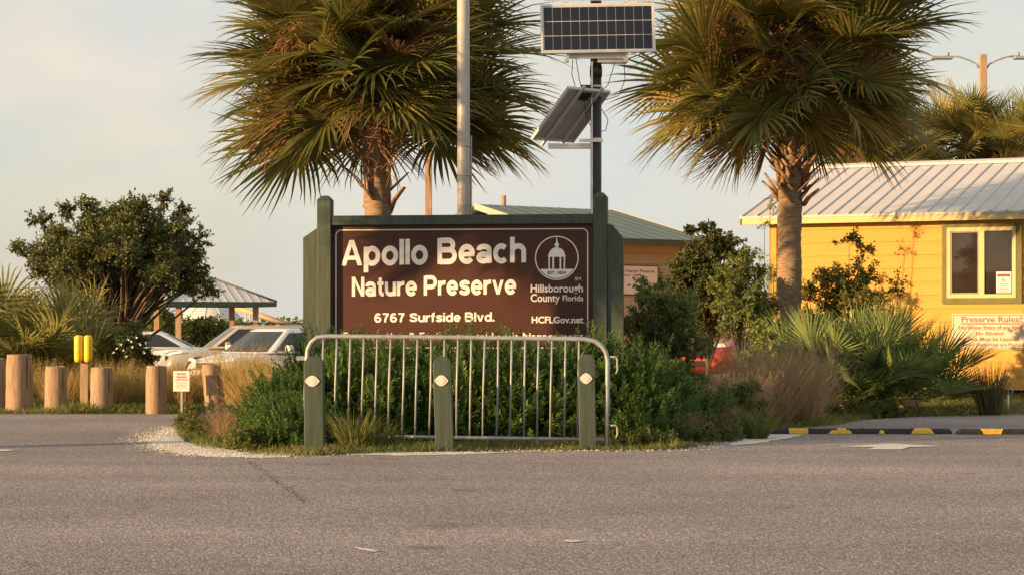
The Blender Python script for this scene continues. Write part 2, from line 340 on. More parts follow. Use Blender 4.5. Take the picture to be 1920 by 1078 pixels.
# ------------------------------------------------------------------ setting: ground, road, shoulder
LOT_Z = -0.55
def smooth(a, b, x):
    t = np.clip((x - a) / (b - a), 0, 1); return t*t*(3 - 2*t)
def ground_z(x, y):
    """level round the road, dropping half a metre to the car park behind the log posts"""
    return LOT_Z * smooth(30.0, 37.0, y + 0.0*x) * (1 - smooth(-1.5, 2.5, x + np.maximum(0, 40 - y)*0.35 - np.maximum(0, y - 44)*0.5))
def make_ground():
    xs = np.concatenate([[-3000, -600, -200, -100], np.arange(-60, 61, 1.5), [100, 200, 600, 3000]])
    ys = np.concatenate([[-600, -200, -80], np.arange(-40, 110, 1.5), [150, 300, 800, 2000, 4500]])
    X, Y = np.meshgrid(xs, ys); Z = ground_z(X, Y)
    V = np.stack([X, Y, Z], -1).reshape(-1, 3); nx = len(xs); ny = len(ys)
    i = np.arange(ny-1)[:, None]*nx + np.arange(nx-1)[None, :]
    Q = np.stack([i, i+1, i+nx+1, i+nx], -1).reshape(-1, 4)
    s = Soup(); s.V.append(V); s.Q.append(Q); s.M.append(np.zeros(len(Q))); s.n = len(V)
    me = s.mesh('ground', [M_soil]); return link('ground', me)
ground = make_ground(); tag(ground, None, kind='structure')

EDGE = [(370,777),(345,786),(331,800),(330,812),(345,828),(395,846),(470,855),(560,856),(640,853),(740,850),(830,848),(960,847),
        (1080,845),(1180,846),(1270,843),(1345,834),(1395,815),(1450,807),(1560,798),(1620,788),(1700,782),(1810,779),(1930,777),(2100,775)]
edge = [G(*p).to_2d() for p in EDGE]
def wobble(pts, step=0.18, amp=0.03, seed=1):
    rr = random.Random(seed); out = []
    for a, b in zip(pts, pts[1:]):
        n = max(1, int((b - a).length / step))
        for i in range(n):
            q = a.lerp(b, i/n); out.append(Vector((q.x + rr.uniform(-amp, amp), q.y + rr.uniform(-amp, amp))))
    out.append(pts[-1]); return out
edge_w = wobble(edge, amp=0.025)
def sheet(name, poly, z, m):
    import bmesh
    bm = bmesh.new(); vs = [bm.verts.new((p[0], p[1], z)) for p in poly]; f = bm.faces.new(vs)
    if f.normal.z < 0: f.normal_flip()
    f.normal_update()
    if f.normal.z < 0: bmesh.ops.reverse_faces(bm, faces=[f])
    bmesh.ops.triangulate(bm, faces=bm.faces[:])
    me = bpy.data.meshes.new(name); bm.to_mesh(me); bm.free(); return link(name, me, m)
far_left = G(-600, 777).to_2d()
road_poly = [(-70, far_left.y)] + [tuple(far_left)] + [tuple(p) for p in edge_w] + [(70, edge_w[-1].y), (70, -40), (-70, -40)]
road = sheet('road', road_poly, 0.004, M_asphalt); tag(road, None, kind='structure')
# pale shell shoulder round the nose of the island
sh_out = wobble([G(*p).to_2d() for p in [(340,797),(300,808),(268,824),(285,838),(335,851),(405,858),(480,859),(560,858)]], 0.07, 0.06, 3)
sh_in  = wobble([G(*p).to_2d() for p in [(560,850),(470,850),(395,838),(350,822),(340,797)]], 0.10, 0.03, 4)
tag(sheet('shell_shoulder', sh_out[:-1] + sh_in[:-1], 0.008, M_shell), None, kind='structure')
sh2 = wobble([G(*p).to_2d() for p in [(650,849),(760,846),(880,848),(960,849),(860,853),(740,855),(650,853),(650,849)]], 0.08, 0.03, 5)
tag(sheet('shell_patch', sh2[:-1], 0.008, M_shell), None, kind='structure')
sh3 = wobble([G(*p).to_2d() for p in [(1380,829),(1405,820),(1440,815),(1510,815),(1480,822),(1420,832),(1370,836),(1380,829)]], 0.08, 0.02, 6)
tag(sheet('shell_patch', sh3[:-1], 0.008, M_shell), None, kind='structure')

def marking(poly, name='road_marking', m=M_paint, z=0.009):
    o = sheet(name, [G(*p).to_2d() for p in poly], z, m); tag(o, None, kind='structure'); return o
marking([(1572,838),(1668,832.5),(1768,837.5),(1706,839),(1690,843.5),(1628,843.5),(1640,839)])
marking([(-60,844),(10,843.5),(34,844.8),(10,847),(-60,848)])
marking([(662,1028),(690,1031),(712,1035),(700,1037),(675,1033)])
marking([(1056,1015),(1078,1014),(1094,1016),(1080,1018.5),(1060,1018)])
def crack(px, w, seed):
    pts = wobble([G(*p).to_2d() for p in px], 0.06, 0.02, seed); rr = random.Random(seed)
    Lp, Rp = [], []
    for i, p in enumerate(pts):
        d = (pts[min(i+1, len(pts)-1)] - pts[max(i-1, 0)]).normalized(); nrm = Vector((-d.y, d.x)); q = w * rr.uniform(0.3, 1.0)
        if i in (0, len(pts)-1): q = 0.0008
        Lp.append(p + nrm*q); Rp.append(p - nrm*q)
    tag(sheet('asphalt_crack', Lp + Rp[::-1], 0.009, M_crack), None, kind='structure')
crack([(466,866),(500,889),(540,918),(575,944)], 0.0065, 11)
crack([(540,918),(556,912),(578,914)], 0.004, 13)
crack([(500,889),(488,897),(486,905)], 0.004, 14)
crack([(878,998),(896,999),(914,998)], 0.006, 12)

# ------------------------------------------------------------------ lettering
def text_mesh(s, offset=0.0, extr=0.001, space=1.0):
    cu = bpy.data.curves.new('lettering', 'FONT'); cu.body = s; cu.size = 1.0; cu.offset = offset; cu.resolution_u = 3; cu.space_character = space
    o = bpy.data.objects.new('lettering_tmp', cu); COL.objects.link(o)
    dg = bpy.context.evaluated_depsgraph_get(); me = bpy.data.meshes.new_from_object(o.evaluated_get(dg))
    bpy.data.objects.remove(o); bpy.data.curves.remove(cu); return me
_cap = {}
def cap_height(offset):
    if offset not in _cap:
        me = text_mesh('H', offset); ys = [v.co.y for v in me.vertices]; _cap[offset] = (min(ys), max(ys)); bpy.data.meshes.remove(me)
    return _cap[offset]
def lettering(s, parent, x0, x1, zb, zc, y, m, offset=0.02, slant=0.0, name='lettering', thick=0.0015, space=1.0):
    """string from x0 to x1, baseline at zb, capitals up to zc, on the plane y (local), rising by slant over its length"""
    me = text_mesh(s, offset, space=space); me.materials.clear(); me.materials.append(m)
    a, b = cap_height(offset); xs = [v.co.x for v in me.vertices]; mn, mx_ = min(xs), max(xs)
    for v in me.vertices:
        t = (v.co.x - mn) / (mx_ - mn); v.co = (x0 + t*(x1-x0), y - thick, zb + (v.co.y - a)/(b - a)*(zc - zb) + slant*t)
    me.update(); return link(name, me, None, parent)
def _arc(cx, cy, rx, ry, a0, a1, n=14): return [(cx + rx*math.cos(R(a0 + (a1-a0)*i/n)), cy + ry*math.sin(R(a0 + (a1-a0)*i/n))) for i in range(n+1)]
def _crv(p, n=5):
    out = []; q = [p[0]] + list(p) + [p[-1]]
    for i in range(1, len(q)-2):
        for k in range(n):
            t = k/n; out.append(tuple(.5*(2*q[i][d] + (q[i+1][d]-q[i-1][d])*t + (2*q[i-1][d]-5*q[i][d]+4*q[i+1][d]-q[i+2][d])*t*t + (3*q[i][d]-q[i-1][d]-3*q[i+1][d]+q[i+2][d])*t**3) for d in (0, 1)))
    return out + [p[-1]]
_c, _S = .716, [(.435,.375),(.40,.435),(.26,.462),(.115,.425),(.095,.365),(.15,.305),(.27,.268),(.385,.225),(.425,.15),(.38,.085),(.255,.062),(.11,.09),(.065,.16)]
GLY = {   # width, strokes (centre lines), polygons; bold sans capitals .716 high
 'l': (.14, [[(.07,0),(.07,_c)]], []), 'i': (.14, [[(.07,0),(.07,.52)], [(.07,.605),(.07,_c)]], []), '.': (.14, [[(.07,0),(.07,.14)]], []),
 'o': (.54, [_arc(.27,.26,.20,.205,0,360,28)], []), 'c': (.50, [_arc(.265,.26,.195,.205,48,312,22)], []),
 'p': (.54, [[(.07,-.2),(.07,.52)], _arc(.275,.26,.195,.205,0,360,28)], []), 'd': (.54, [[(.47,0),(.47,_c)], _arc(.265,.26,.195,.205,0,360,28)], []),
 'e': (.53, [_arc(.265,.26,.195,.205,-2,322,26), [(.09,.255),(.52,.255)]], []),
 'a': (.50, [_arc(.235,.155,.165,.092,0,360,24), [(.08,.36)] + _arc(.245,.365,.175,.097,155,0,12) + [(.42,.1),(.435,0)]], []),
 'h': (.51, [[(.07,0),(.07,_c)], _arc(.255,.315,.185,.145,180,0,14) + [(.44,0)]], []), 'u': (.51, [[(.07,.52),(.07,.21)] + _arc(.255,.205,.185,.143,180,360,14), [(.44,0),(.44,.52)]], []),
 'r': (.35, [[(.07,0),(.07,.52)], _arc(.30,.27,.23,.19,170,78,8)], []), 't': (.32, [[(.15,.67),(.15,.19)] + _arc(.28,.19,.13,.128,180,285,8), [(.01,.465),(.31,.465)]], []),
 'f': (.32, [[(.14,0),(.14,.54)] + _arc(.27,.55,.13,.115,180,80,8), [(.01,.465),(.30,.465)]], []),
 's': (.50, [_crv(_S)], []), 'S': (.62, [_crv([(x*1.26, y/.524*.716 if y > .06 else y) for x, y in _S])], []),
 'v': (.53, [], [[(0,.52),(.15,.52),(.265,.17),(.335,0),(.195,0)], [(.38,.52),(.53,.52),(.335,0),(.265,0),(.265,.17)]]),
 'A': (.70, [], [[(0,0),(.27,_c),(.35,_c),(.35,.55),(.155,0)], [(.70,0),(.43,_c),(.35,_c),(.35,.55),(.545,0)], [(.20,.16),(.50,.16),(.46,.275),(.24,.275)]]),
 'N': (.58, [[(.07,0),(.07,_c)], [(.51,0),(.51,_c)]], [[(.02,_c),(.145,_c),(.56,0),(.435,0)]]),
 'P': (.61, [[(.07,0),(.07,_c)], [(.07,.654),(.35,.654)] + _arc(.36,.48,.175,.174,90,-90,14) + [(.07,.306)]], []),
 'B': (.64, [[(.07,0),(.07,_c)], [(.07,.654),(.34,.654)] + _arc(.36,.522,.145,.132,90,-90,12) + [(.07,.39)], [(.3,.39)] + _arc(.385,.226,.175,.164,90,-90,12) + [(.07,.062)]], []),
 '6': (.54, [_arc(.27,.225,.19,.165,0,360,26), _arc(.28,.335,.205,.32,48,190,14)], []), '7': (.54, [[(.04,.654),(.5,.654)], _crv([(.46,.64),(.33,.45),(.25,.25),(.22,0)])], []),
 ' ': (.22, [], [])}
def bold_line(text, parent, x0, x1, zb, zc, y, m, slant=0.0, gap=.055, sw=.152):
    """one painted line of bold sans letters, each letter a flat outline set out from its own centre lines"""
    mb = MB(); x = 0.0; lift = 0
    def ribbon(pts, w):
        pts = [Vector(p) for p in pts]; n = len(pts); closed = (pts[0] - pts[-1]).length < 1e-6; vs = []
        for i, p in enumerate(pts):
            a = pts[i-1] if i else (pts[-2] if closed else p); b = pts[i+1] if i < n-1 else (pts[1] if closed else p)
            d = (b - a); d = d.normalized() if d.length > 1e-9 else Vector((1, 0)); q = Vector((-d.y, d.x))*w/2; vs += [p + q, p - q]
        return [[vs[2*i+1], vs[2*i+3], vs[2*i+2], vs[2*i]] for i in range(n-1)]
    shapes = []
    for ch in text:
        w, st, pg = GLY[ch]
        for k, q in enumerate(st): shapes.append((ribbon(q, sw*(.84 if len(q) == 2 and abs(q[0][1]-q[1][1]) < .02 else 1.0)), x, k))
        for k, q in enumerate(pg): shapes.append(([[Vector(p) for p in q]], x, k + 2))
        x += w + gap
    tot = x - gap; zs = (zc - zb)/.716
    for quads, ox_, k in shapes:
        for q in quads:
            vs = []
            for p in q:
                t = (p.x + ox_)/tot; vs.append((x0 + t*(x1-x0), y - .0012 - .00035*k, zb + p.y*zs + slant*t))
            mb.add(vs, [tuple(range(len(vs)))])
    return mb.build('lettering', m, parent)
def strokes(parent, rects, y, m, name):
    mb = MB()
    for x0, x1, z0, z1 in rects: mb.box(x0, x1, y - 0.0015, y, z0, z1)
    return mb.build(name, m, parent)

# ------------------------------------------------------------------ entrance sign
SG = Frame(P(866, 600, 21.6), 8.0)
sign = SG.root('entrance_sign'); tag(sign, 'brown nature preserve entrance sign framed by dark green wooden posts', 'sign')
def su(px, py, d=0.0): return SG.hit(px, py, d)
def post_poly(x0, x1, ztop, ch):
    return [(x0, 0), (x1, 0), (x1, ztop - ch), (x1 - ch*1.0, ztop), (x0 + ch*1.0, ztop), (x0, ztop - ch)]
xl0 = su(594,600)[0]; xl1 = su(620,600)[0]; xr0 = su(1112,600)[0]; xr1 = su(1138,600)[0]
for x0, x1, zt in ((xl0, xl1, su(607,367)[1]), (xr0, xr1, su(1125,361)[1])):
    w = x1 - x0; mb = MB(); mb.box(x0, x1, 0, w, 0, zt - 0.045, bev=0.006)
    c = (x0 + x1)/2; e = w/2
    mb.add([(x0,0,zt-0.045),(x1,0,zt-0.045),(x1,w,zt-0.045),(x0,w,zt-0.045),(x0+.04,.04,zt),(x1-.04,.04,zt),(x1-.04,w-.04,zt),(x0+.04,w-.04,zt)],
           [(0,1,5,4),(1,2,6,5),(2,3,7,6),(3,0,4,7),(4,5,6,7)])
    mb.build('post', M_green, sign)
wl0 = su(567,600)[0]; wr1 = su(1168,600)[0]
za, zb_ = su(590,428)[1], su(567,446)[1]
mb = MB(); mb.prism([(wl0, 0), (xl0-0.006, 0), (xl0-0.006, za), (wl0, zb_)], 0.03, 0.11); mb.build('wing_board', M_green, sign)
za2, zb2 = su(1142,420)[1], su(1168,446)[1]
mb = MB(); mb.prism([(xr1+0.010, 0), (wr1, 0), (wr1, zb2), (xr1+0.05, za2-0.01), (xr1+0.010, za2)], 0.03, 0.11); mb.build('wing_board', M_green, sign)
bt, bb = su(866,403)[1], su(866,421)[1]
mb = MB(); mb.box(xl1+0.001, xr0-0.001, 0.012, 0.128, bb, bt, bev=0.005); mb.build('top_beam', M_green, sign)
pz0 = su(866,662)[1]; PD = 0.078
mb = MB(); mb.box(xl1+0.001, xr0-0.001, PD, PD+0.03, pz0, bb-0.001); panel = mb.build('sign_panel', M_brown, sign)
mb = MB(); mb.box(xl1+0.001, xr0-0.001, 0.03, 0.12, pz0-0.10, pz0-0.001, bev=0.004); mb.build('bottom_beam', M_green, sign)
def sp(px, py): return su(px, py, PD)
# white border line with rounded corners
def ring(parent, outer, inner, y, m, name):
    n = len(outer); mb = MB(); vs = [(x, y-0.0015, z) for x, z in outer] + [(x, y-0.0015, z) for x, z in inner]
    mb.add(vs, [(i, (i+1)%n, n+(i+1)%n, n+i) for i in range(n)]); return mb.build(name, m, parent)
def rrect(x0, x1, z0, z1, r, k=6):
    out = []
    for cx, cz, a0 in ((x1-r, z1-r, 0), (x0+r, z1-r, 90), (x0+r, z0+r, 180), (x1-r, z0+r, 270)):
        for i in range(k+1):
            a = R(a0 + 90*i/k); out.append((cx + r*math.cos(a), cz + r*math.sin(a)))
    return out
bx0, bz1 = sp(629,431); bx1, bz0 = sp(1103,653)
ring(panel, rrect(bx0, bx1, bz0, bz1, 0.06), rrect(bx0+.011, bx1-.011, bz0+.011, bz1-.011, 0.049), PD, M_white, 'border_line')
def pl(s, x0, x1, ybase, ycap, off=0.02, slant_px=0.0, m=M_white, space=1.0):
    a = sp(x0, ybase); b = sp(x1, ybase); c = sp((x0+x1)/2, ycap)[1]; d = sp((x0+x1)/2, ybase)[1]
    k = SG.p0.y / F
    lettering(s, panel, a[0], b[0], d - slant_px*k/2, c - slant_px*k/2, PD, m, off, slant_px*k, space=space)
for txt, x0, x1, yb_, yc_, sl_ in (('Apollo Beach', 640, 986, 495.5, 447.5, 5), ('Nature Preserve', 660, 968, 553.5, 517, 4), ('6767 Surfside Blvd.', 702, 927, 603, 586, 2)):
    k = SG.p0.y/F; c_ = (x0 + x1)/2
    bold_line(txt, panel, sp(x0, 0)[0], sp(x1, 0)[0], sp(c_, yb_)[1] - sl_*k/2, sp(c_, yc_)[1] - sl_*k/2, PD, M_white, sl_*k)
pl('Hillsborough', 995, 1093, 548, 533, 0.020, 0)
pl('County', 995, 1050, 565.5, 551, 0.020, 0)
pl('Florida', 1055, 1094, 564, 553.5, 0.012, 0)
pl('HCFLGov.net', 997, 1094, 605.5, 593, 0.026, 0)
pl('Conservation & Environmental Lands Management', 640, 1094, 637, 623, 0.010, 0)
pl('SM', 1078, 1089, 526, 520, 0.0, 0)
# round emblem: ring, domed cupola on columns, ground segment
ec = sp(1044, 484); er = (sp(1085,484)[0] - sp(1003,484)[0])/2
k_ = er/41.0
def circ(r, n=48): return [(ec[0] + r*math.cos(2*math.pi*i/n), ec[1] + r*math.sin(2*math.pi*i/n)) for i in range(n)]
ring(panel, circ(er), circ(er - 2.0*k_), PD, M_white, 'emblem_ring')
def ep(dx, dz): return (ec[0] + dx*k_, ec[1] + dz*k_)
def flat(poly, name, m=M_white, lift=0.0015):
    mb = MB(); mb.add([(x, PD - lift, z) for x, z in poly], [tuple(range(len(poly)))]); return mb.build(name, m, panel)
rs = 37.5; zs = -20.5; a0 = math.asin(zs/rs)
seg = [ep(rs*math.cos(a), rs*math.sin(a)) for a in np.linspace(-math.pi - a0, a0, 24)]
flat(seg, 'emblem_ground')
dome = [ep(16.5, 2), ep(16.5, 4.5)] + [ep(15*math.cos(a), 5 + 14.5*math.sin(a)) for a in np.linspace(0.1, math.pi-0.1, 16)] + [ep(-16.5, 4.5), ep(-16.5, 2)]
flat(dome, 'emblem_dome')
for x0, x1 in ((-15.5,-13),(-8.2,-5.2),(5.2,8.2),(13,15.5)): flat([ep(x0,-20.4), ep(x1,-20.4), ep(x1,2.2), ep(x0,2.2)], 'emblem_column')
flat([ep(-2.8,18), ep(2.8,18), ep(2.4,23), ep(-2.4,23)], 'emblem_lantern')
flat([ep(-4,23), ep(4,23), ep(4.6,25), ep(1.6,28), ep(0.5,38), ep(-0.5,38), ep(-1.6,28), ep(-4.6,25)], 'emblem_spire')
la = ep(-17,-30.5); lb = ep(17,-30.5)
lettering('EST. 1834', panel, la[0], lb[0], la[1], ep(0,-24.2)[1], PD - 0.002, M_brown, 0.02, thick=0.0015)

# ------------------------------------------------------------------ steel crowd barrier
BY = 18.85
b_root = empty('crowd_barrier', P(858, 800, BY).xy.to_3d()); tag(b_root, 'galvanised steel crowd control barrier standing in front of the entrance sign', 'barrier')
ox, oy = b_root.location.x, b_root.location.y
def bp_(px, py, dy=0.0): q = P(px, py, BY + dy); return Vector((q.x - ox, q.y - oy, q.z))
mb = MB(); tr = 0.0205
pts = [bp_(571,822), bp_(572.5,760), bp_(575.5,672)]
c0 = [(577,655),(583,642),(594,633),(610,630.5)]; pts += [bp_(*c) for c in c0]
pts += [bp_(730,631.5), bp_(858,632.5), bp_(980,634), bp_(1095,635.5)]
pts += [bp_(*c) for c in [(1115,639),(1128,648),(1136,660),(1139.5,676)]] + [bp_(1139,740), bp_(1137.5,838)]
pts[-1].z = -0.03; pts[0].z = -0.02
mb.tube(pts, tr, 10); mb.build('top_frame', M_galv, b_root)
mb = MB(); mb.tube([bp_(572.5,816), bp_(858,820), bp_(1138,824)], 0.017, 8); mb.build('bottom_rail', M_galv, b_root)
for i in range(20):
    t = i/19; xt = 606.7 + 479*t; xb = xt - 5.0 + 2.2*t + rnd.uniform(-.8,.8); yt = 631 + 5*t; yb = 816.5 + 7*t
    mb = MB(); mb.tube([bp_(xt,yt), bp_((xt+xb)/2 + rnd.uniform(-1.2,1.2), (yt+yb)/2), bp_(xb,yb)], 0.0088, 6); mb.build('bar', M_galv, b_root)
for yt, yb in ((668.5,700),(797,820)):
    mb = MB(); mb.tube([bp_(1139,yt), bp_(1154,yt), bp_(1157,yt+3), bp_(1158,yb-6), bp_(1155,yb)], 0.0085, 6); mb.build('hook', M_galv, b_root)
for yy in (671.5, 793.5):
    a = bp_(556,yy-4); c = bp_(574,yy+3.5); mb = MB(); mb.box(a.x, c.x, -0.006, 0.006, c.z, a.z); mb.build('hinge_plate', M_galv, b_root)
for px in (571.5, 1137.5):
    a = bp_(px, 838); mb = MB(); mb.tube([(a.x, -0.28, 0.012), (a.x, 0.28, 0.012)], 0.012, 6); mb.build('foot', M_galv, b_root)

# ------------------------------------------------------------------ short green posts with reflectors
def eye_poly(cx, cz, w, h, n=12):
    up = [(cx - w + 2*w*i/n, cz + h*(1 - abs(-1 + 2*i/n)**1.9)) for i in range(n+1)]
    dn = [(cx + w - 2*w*i/n, cz - h*(1 - abs(-1 + 2*i/n)**1.9)) for i in range(1, n)]
    return up + dn
def green_post(xt0, xt1, ytop, xb0, xb1, ybase, yrefl, Y, label):
    s = Y/F; root = empty('green_post', Vector((((xb0+xb1)/2 - CX)*s, Y, 0))); tag(root, label, 'post', 'short green posts in front of the sign')
    cx = root.location.x; w = (xt1 - xt0)*s; zt = H + (HZ - ytop)*s
    lean = ((xt0 + xt1)/2 - (xb0 + xb1)/2)*s
    mb = MB(); h = w/2; zc = zt - 0.05
    q = [(-h,-h,-0.05),(h,-h,-0.05),(h,h,-0.05),(-h,h,-0.05)]; tq = [(-h+lean,-h,zc),(h+lean,-h,zc),(h+lean,h,zc),(-h+lean,h,zc)]
    g = h*0.55; cp = [(-g+lean,-g,zt),(g+lean,-g,zt),(g+lean,g,zt),(-g+lean,g,zt)]
    mb.add(q + tq + cp, [(0,1,5,4),(1,2,6,5),(2,3,7,6),(3,0,4,7),(4,5,9,8),(5,6,10,9),(6,7,11,10),(7,4,8,11),(8,9,10,11),(3,2,1,0)])
    o = mb.build('post_body', M_green, root)
    bv = o.modifiers.new('b', 'BEVEL'); bv.width = 0.006; bv.segments = 2
    zr = H + (HZ - yrefl)*(Y-h)/F; t = zr/zc; xr = lean*t - w*0.06
    mb = MB(); mb.prism(eye_poly(xr, zr, w*0.39, 0.047), -h-0.008, -h-0.001); e = mb.build('reflector', M_reflect, root)
    mb = MB(); mb.prism(eye_poly(xr, zr, w*0.25, 0.034), -h-0.011, -h-0.008); mb.build('reflector_lens', M_reflect, e)
    return root
green_post(571,607,668,572,609,850,714,18.0, 'leftmost short green post with an eye shaped reflector before the barrier')
green_post(812,846,668,817,852,838,713,18.25, 'middle short green post with an eye shaped reflector, leaning slightly')
green_post(1084,1115,664,1085,1119,832,709,18.55, 'rightmost short green post with an eye shaped reflector before the barrier')

# ------------------------------------------------------------------ log bollards by the far edge of the road
def log_bollard(cx, w, ytop, ybase, dx, label, seed):
    Y = F*H/(ybase - HZ); s = Y/F; r = w*s/2; h = (ybase - ytop)*s; rr = random.Random(seed)
    root = empty('log_bollard', Vector(((cx - CX)*s, Y + r, 0))); tag(root, label, 'bollard', 'log bollards along the road edge')
    n = 20; k = 9; mb = MB(); lob = [rr.uniform(0.94, 1.05) for _ in range(n)]; lean = -dx*s
    for i in range(k):
        t = i/(k-1); z = -0.08 + (h + 0.08)*t; f = 1.05 - 0.06*t + rr.uniform(-.012,.012)
        if i == k-1: f *= 0.93
        for j in range(n):
            a = 2*math.pi*j/n; q = r*f*lob[j]*(1 + rr.uniform(-.012,.012)); zz = z + (rr.uniform(-.008,.008) if i >= k-2 else 0) - (0.012 if i == k-2 else 0)*1
            mb.v.append((q*math.cos(a) + lean*t, q*math.sin(a), zz))
    for i in range(k-1):
        for j in range(n):
            mb.f.append((i*n+j, i*n+(j+1)%n, (i+1)*n+(j+1)%n, (i+1)*n+j)); mb.m.append(0); mb.sm.append(True)
    mb.build('log', M_log, root)
    b = (k-1)*n; mt = MB(); vs = [mb.v[b+j] for j in range(n)] + [(lean, 0, h+0.004)]
    mt.add(vs, [(j, (j+1)%n, n) for j in range(n)]); mt.build('log_top', M_endgr, root)
    # a long drying split
    a = R(-90 + rr.uniform(20, 55)); p = MB()
    p.tube([(r*1.01*math.cos(a) + lean*t, r*1.01*math.sin(a), h*t) for t in (0.35, 0.6, 0.8, 0.97)], [0.002, 0.006, 0.005, 0.003], 4); p.build('split', M_dark, root)
log_bollard(-22, 50, 672, 769, 0, 'log bollard cut off by the left edge of the picture', 1)
log_bollard(30, 49, 665, 771.5, 0, 'tallest and thickest log bollard near the left edge of the picture', 2)
log_bollard(101, 40, 687, 773, 0, 'log bollard second from the left among the fully visible ones', 3)
log_bollard(187, 43, 689, 774.5, 0, 'log bollard standing just right of the yellow marker post', 4)
log_bollard(290, 38, 686, 776, 0, 'log bollard standing left of the small white notice', 5)
log_bollard(404, 36, 684, 777, 11, 'tilted log bollard between the white notice and the shrubs', 6)

# ------------------------------------------------------------------ yellow marker, notice
mY = 27.6
mk = empty('marker_post', P(158, 700, mY).xy.to_3d()); tag(mk, 'bright yellow two-lobed marker on a wooden post among the golden grass', 'marker')
s = mY/F; zt, zb = P(0,628,mY).z, P(0,679,mY).z
mb = MB(); mb.box(-0.05, 0.05, -0.03, 0.03, -0.1, zt - 0.02); mb.build('post', M_woodp, mk)
for cx in (-8.5, 9.5):
    mb = MB(); r = 8.2*s; c = cx*s
    mb.lathe([(r*0.55, zb), (r*0.9, zb+0.02), (r, zb+0.05), (r, zt-0.05), (r*0.9, zt-0.02), (r*0.55, zt)], 16, (c, -0.075)); mb.build('reflector_sleeve', M_marker, mk)
nY = 25.7; ns = Frame(P(340, 700, nY), 6)
nt_ = ns.root('notice_sign'); tag(nt_, 'small white notice with red heading between two log bollards', 'sign')
x0, z1 = ns.hit(325, 695); x1, z0 = ns.hit(355, 733)
mb = MB(); mb.box(x0, x1, 0, 0.008, z0, z1); nb = mb.build('notice_board', M_paper, nt_)
mb = MB(); mb.box(-0.012, 0.012, 0.008, 0.028, -0.1, z1-0.02); mb.build('stake', M_galv, nt_)
lettering('NOTICE', nb, ns.hit(332,0)[0], ns.hit(349,0)[0], ns.hit(340,703)[1], ns.hit(340,698.5)[1], 0, M_red, 0.03)
lettering('PARKING', nb, ns.hit(331,0)[0], ns.hit(351,0)[0], ns.hit(340,708.5)[1], ns.hit(340,704.5)[1], 0, M_red, 0.03)
strokes(nb, [(ns.hit(328.5,0)[0], ns.hit(353,0)[0], ns.hit(340,712.5)[1], ns.hit(340,710.5)[1])], 0, M_rust, 'ruled_line')
strokes(nb, [(ns.hit(329+ (i%3),0)[0], ns.hit(352-(i*2)%4,0)[0], ns.hit(340,717+i*2.6)[1], ns.hit(340,715.8+i*2.6)[1]) for i in range(5)], 0, M_grey, 'small_print')

# ------------------------------------------------------------------ rubber parking stops
def parking_stop(px0, py, label, patches):
    a = G(px0, py); root = empty('parking_stop', (a.x, a.y, 0.004)); tag(root, label, 'parking stop', 'black and yellow rubber parking stops')
    Ls = 1.83; prof = [(0, 0), (0.010, 0.036), (0.028, 0.052), (0.11, 0.052), (0.135, 0.036), (0.15, 0)]
    mb = MB(); n = len(prof)
    xs = [0, 0.03, Ls-0.03, Ls]; sc = [0.55, 1, 1, 0.55]
    for x, q in zip(xs, sc):
        for y, z in prof: mb.v.append((x, y, z*q))
    for i in range(3):
        for j in range(n-1): mb.f.append((i*n+j, (i+1)*n+j, (i+1)*n+j+1, i*n+j+1)); mb.m.append(0); mb.sm.append(False)
    mb.f.append(tuple(range(n))); mb.f.append(tuple(range(4*n-1, 3*n-1, -1))); mb.m += [0,0]; mb.sm += [False]*2
    mb.build('rubber_body', M_rubber, root)
    for x0, x1, k0, k1, sl in patches:
        mb = MB(); e = 0.003
        pr = [(0.0, 0.002), (0.010, 0.036), (0.028, 0.052), (0.11, 0.052)]
        pr = [p for i, p in enumerate(pr) if k0 <= i <= k1]
        vs = [(x0 + sl*0.05*i, y - e, z + e) for i, (y, z) in enumerate(pr)] + [(x1 - sl*0.05*i, y - e, z + e) for i, (y, z) in enumerate(pr)]
        m_ = len(pr); mb.add(vs, [(i, m_+i, m_+i+1, i+1) for i in range(m_-1)]); mb.build('reflective_strip', M_ylstr, root)
    for x in (0.42, 0.95, 1.45):
        mb = MB(); mb.lathe([(0.02, 0.052), (0.02, 0.056)], 10, (x, 0.07)); mb.build('bolt', M_dark, root)
parking_stop(1440, 814, 'left rubber parking stop, black with yellow patches, beside the grass', [(0.21,0.40,0,3,0),(0.60,0.84,0,1,0.6),(0.69,0.78,1,3,0),(1.10,1.16,0,1,0.3),(1.42,1.65,0,3,0.4)])
parking_stop(1797, 815, 'right rubber parking stop, black with one yellow patch, cut by the picture edge', [(0.25,0.42,0,3,-0.3),(1.2,1.4,0,3,0)])

# ------------------------------------------------------------------ yellow building
YB = Frame(P(1850, 600, 32.0), 25.0)
ucorner = YB.hit(1447, 600)[0]
yb = YB.root('yellow_building', ucorner); tag(yb, 'yellow clapboard building with light grey ribbed metal roof behind the palmetto', 'building')
def yu(px, py, d=0.0): u, z = YB.hit(px, py, d); return u - ucorner, z
YL, YD, YBASE = 6.6, 6.4, 0.12
OH, SL = 0.32, 0.285
z_eave = 2.70; z_wall = 2.66
expo = 0.203; nb_ = int((z_wall - YBASE)/expo) + 1
def board_mesh(Lb):
    mb = MB(); mb.prism([(0, 0), (1, 0)], 0, 1) if False else None
    vs = [(0,-0.022,0),(Lb,-0.022,0),(Lb,-0.006,expo+0.01),(0,-0.006,expo+0.01),(0,0.02,0),(Lb,0.02,0),(Lb,0.02,expo+0.01),(0,0.02,expo+0.01)]
    mb.add(vs, [(0,1,2,3),(5,4,7,6),(0,4,5,1),(3,2,6,7),(0,3,7,4),(1,5,6,2)]); return mb.mesh('siding_board', [M_yellow])
wallf = MB(); wallf.box(0.02, YL-0.02, 0.021, 0.12, YBASE, z_wall + 0.2); wf = wallf.build('front_wall', M_yellow, yb)
bm1 = board_mesh(YL)
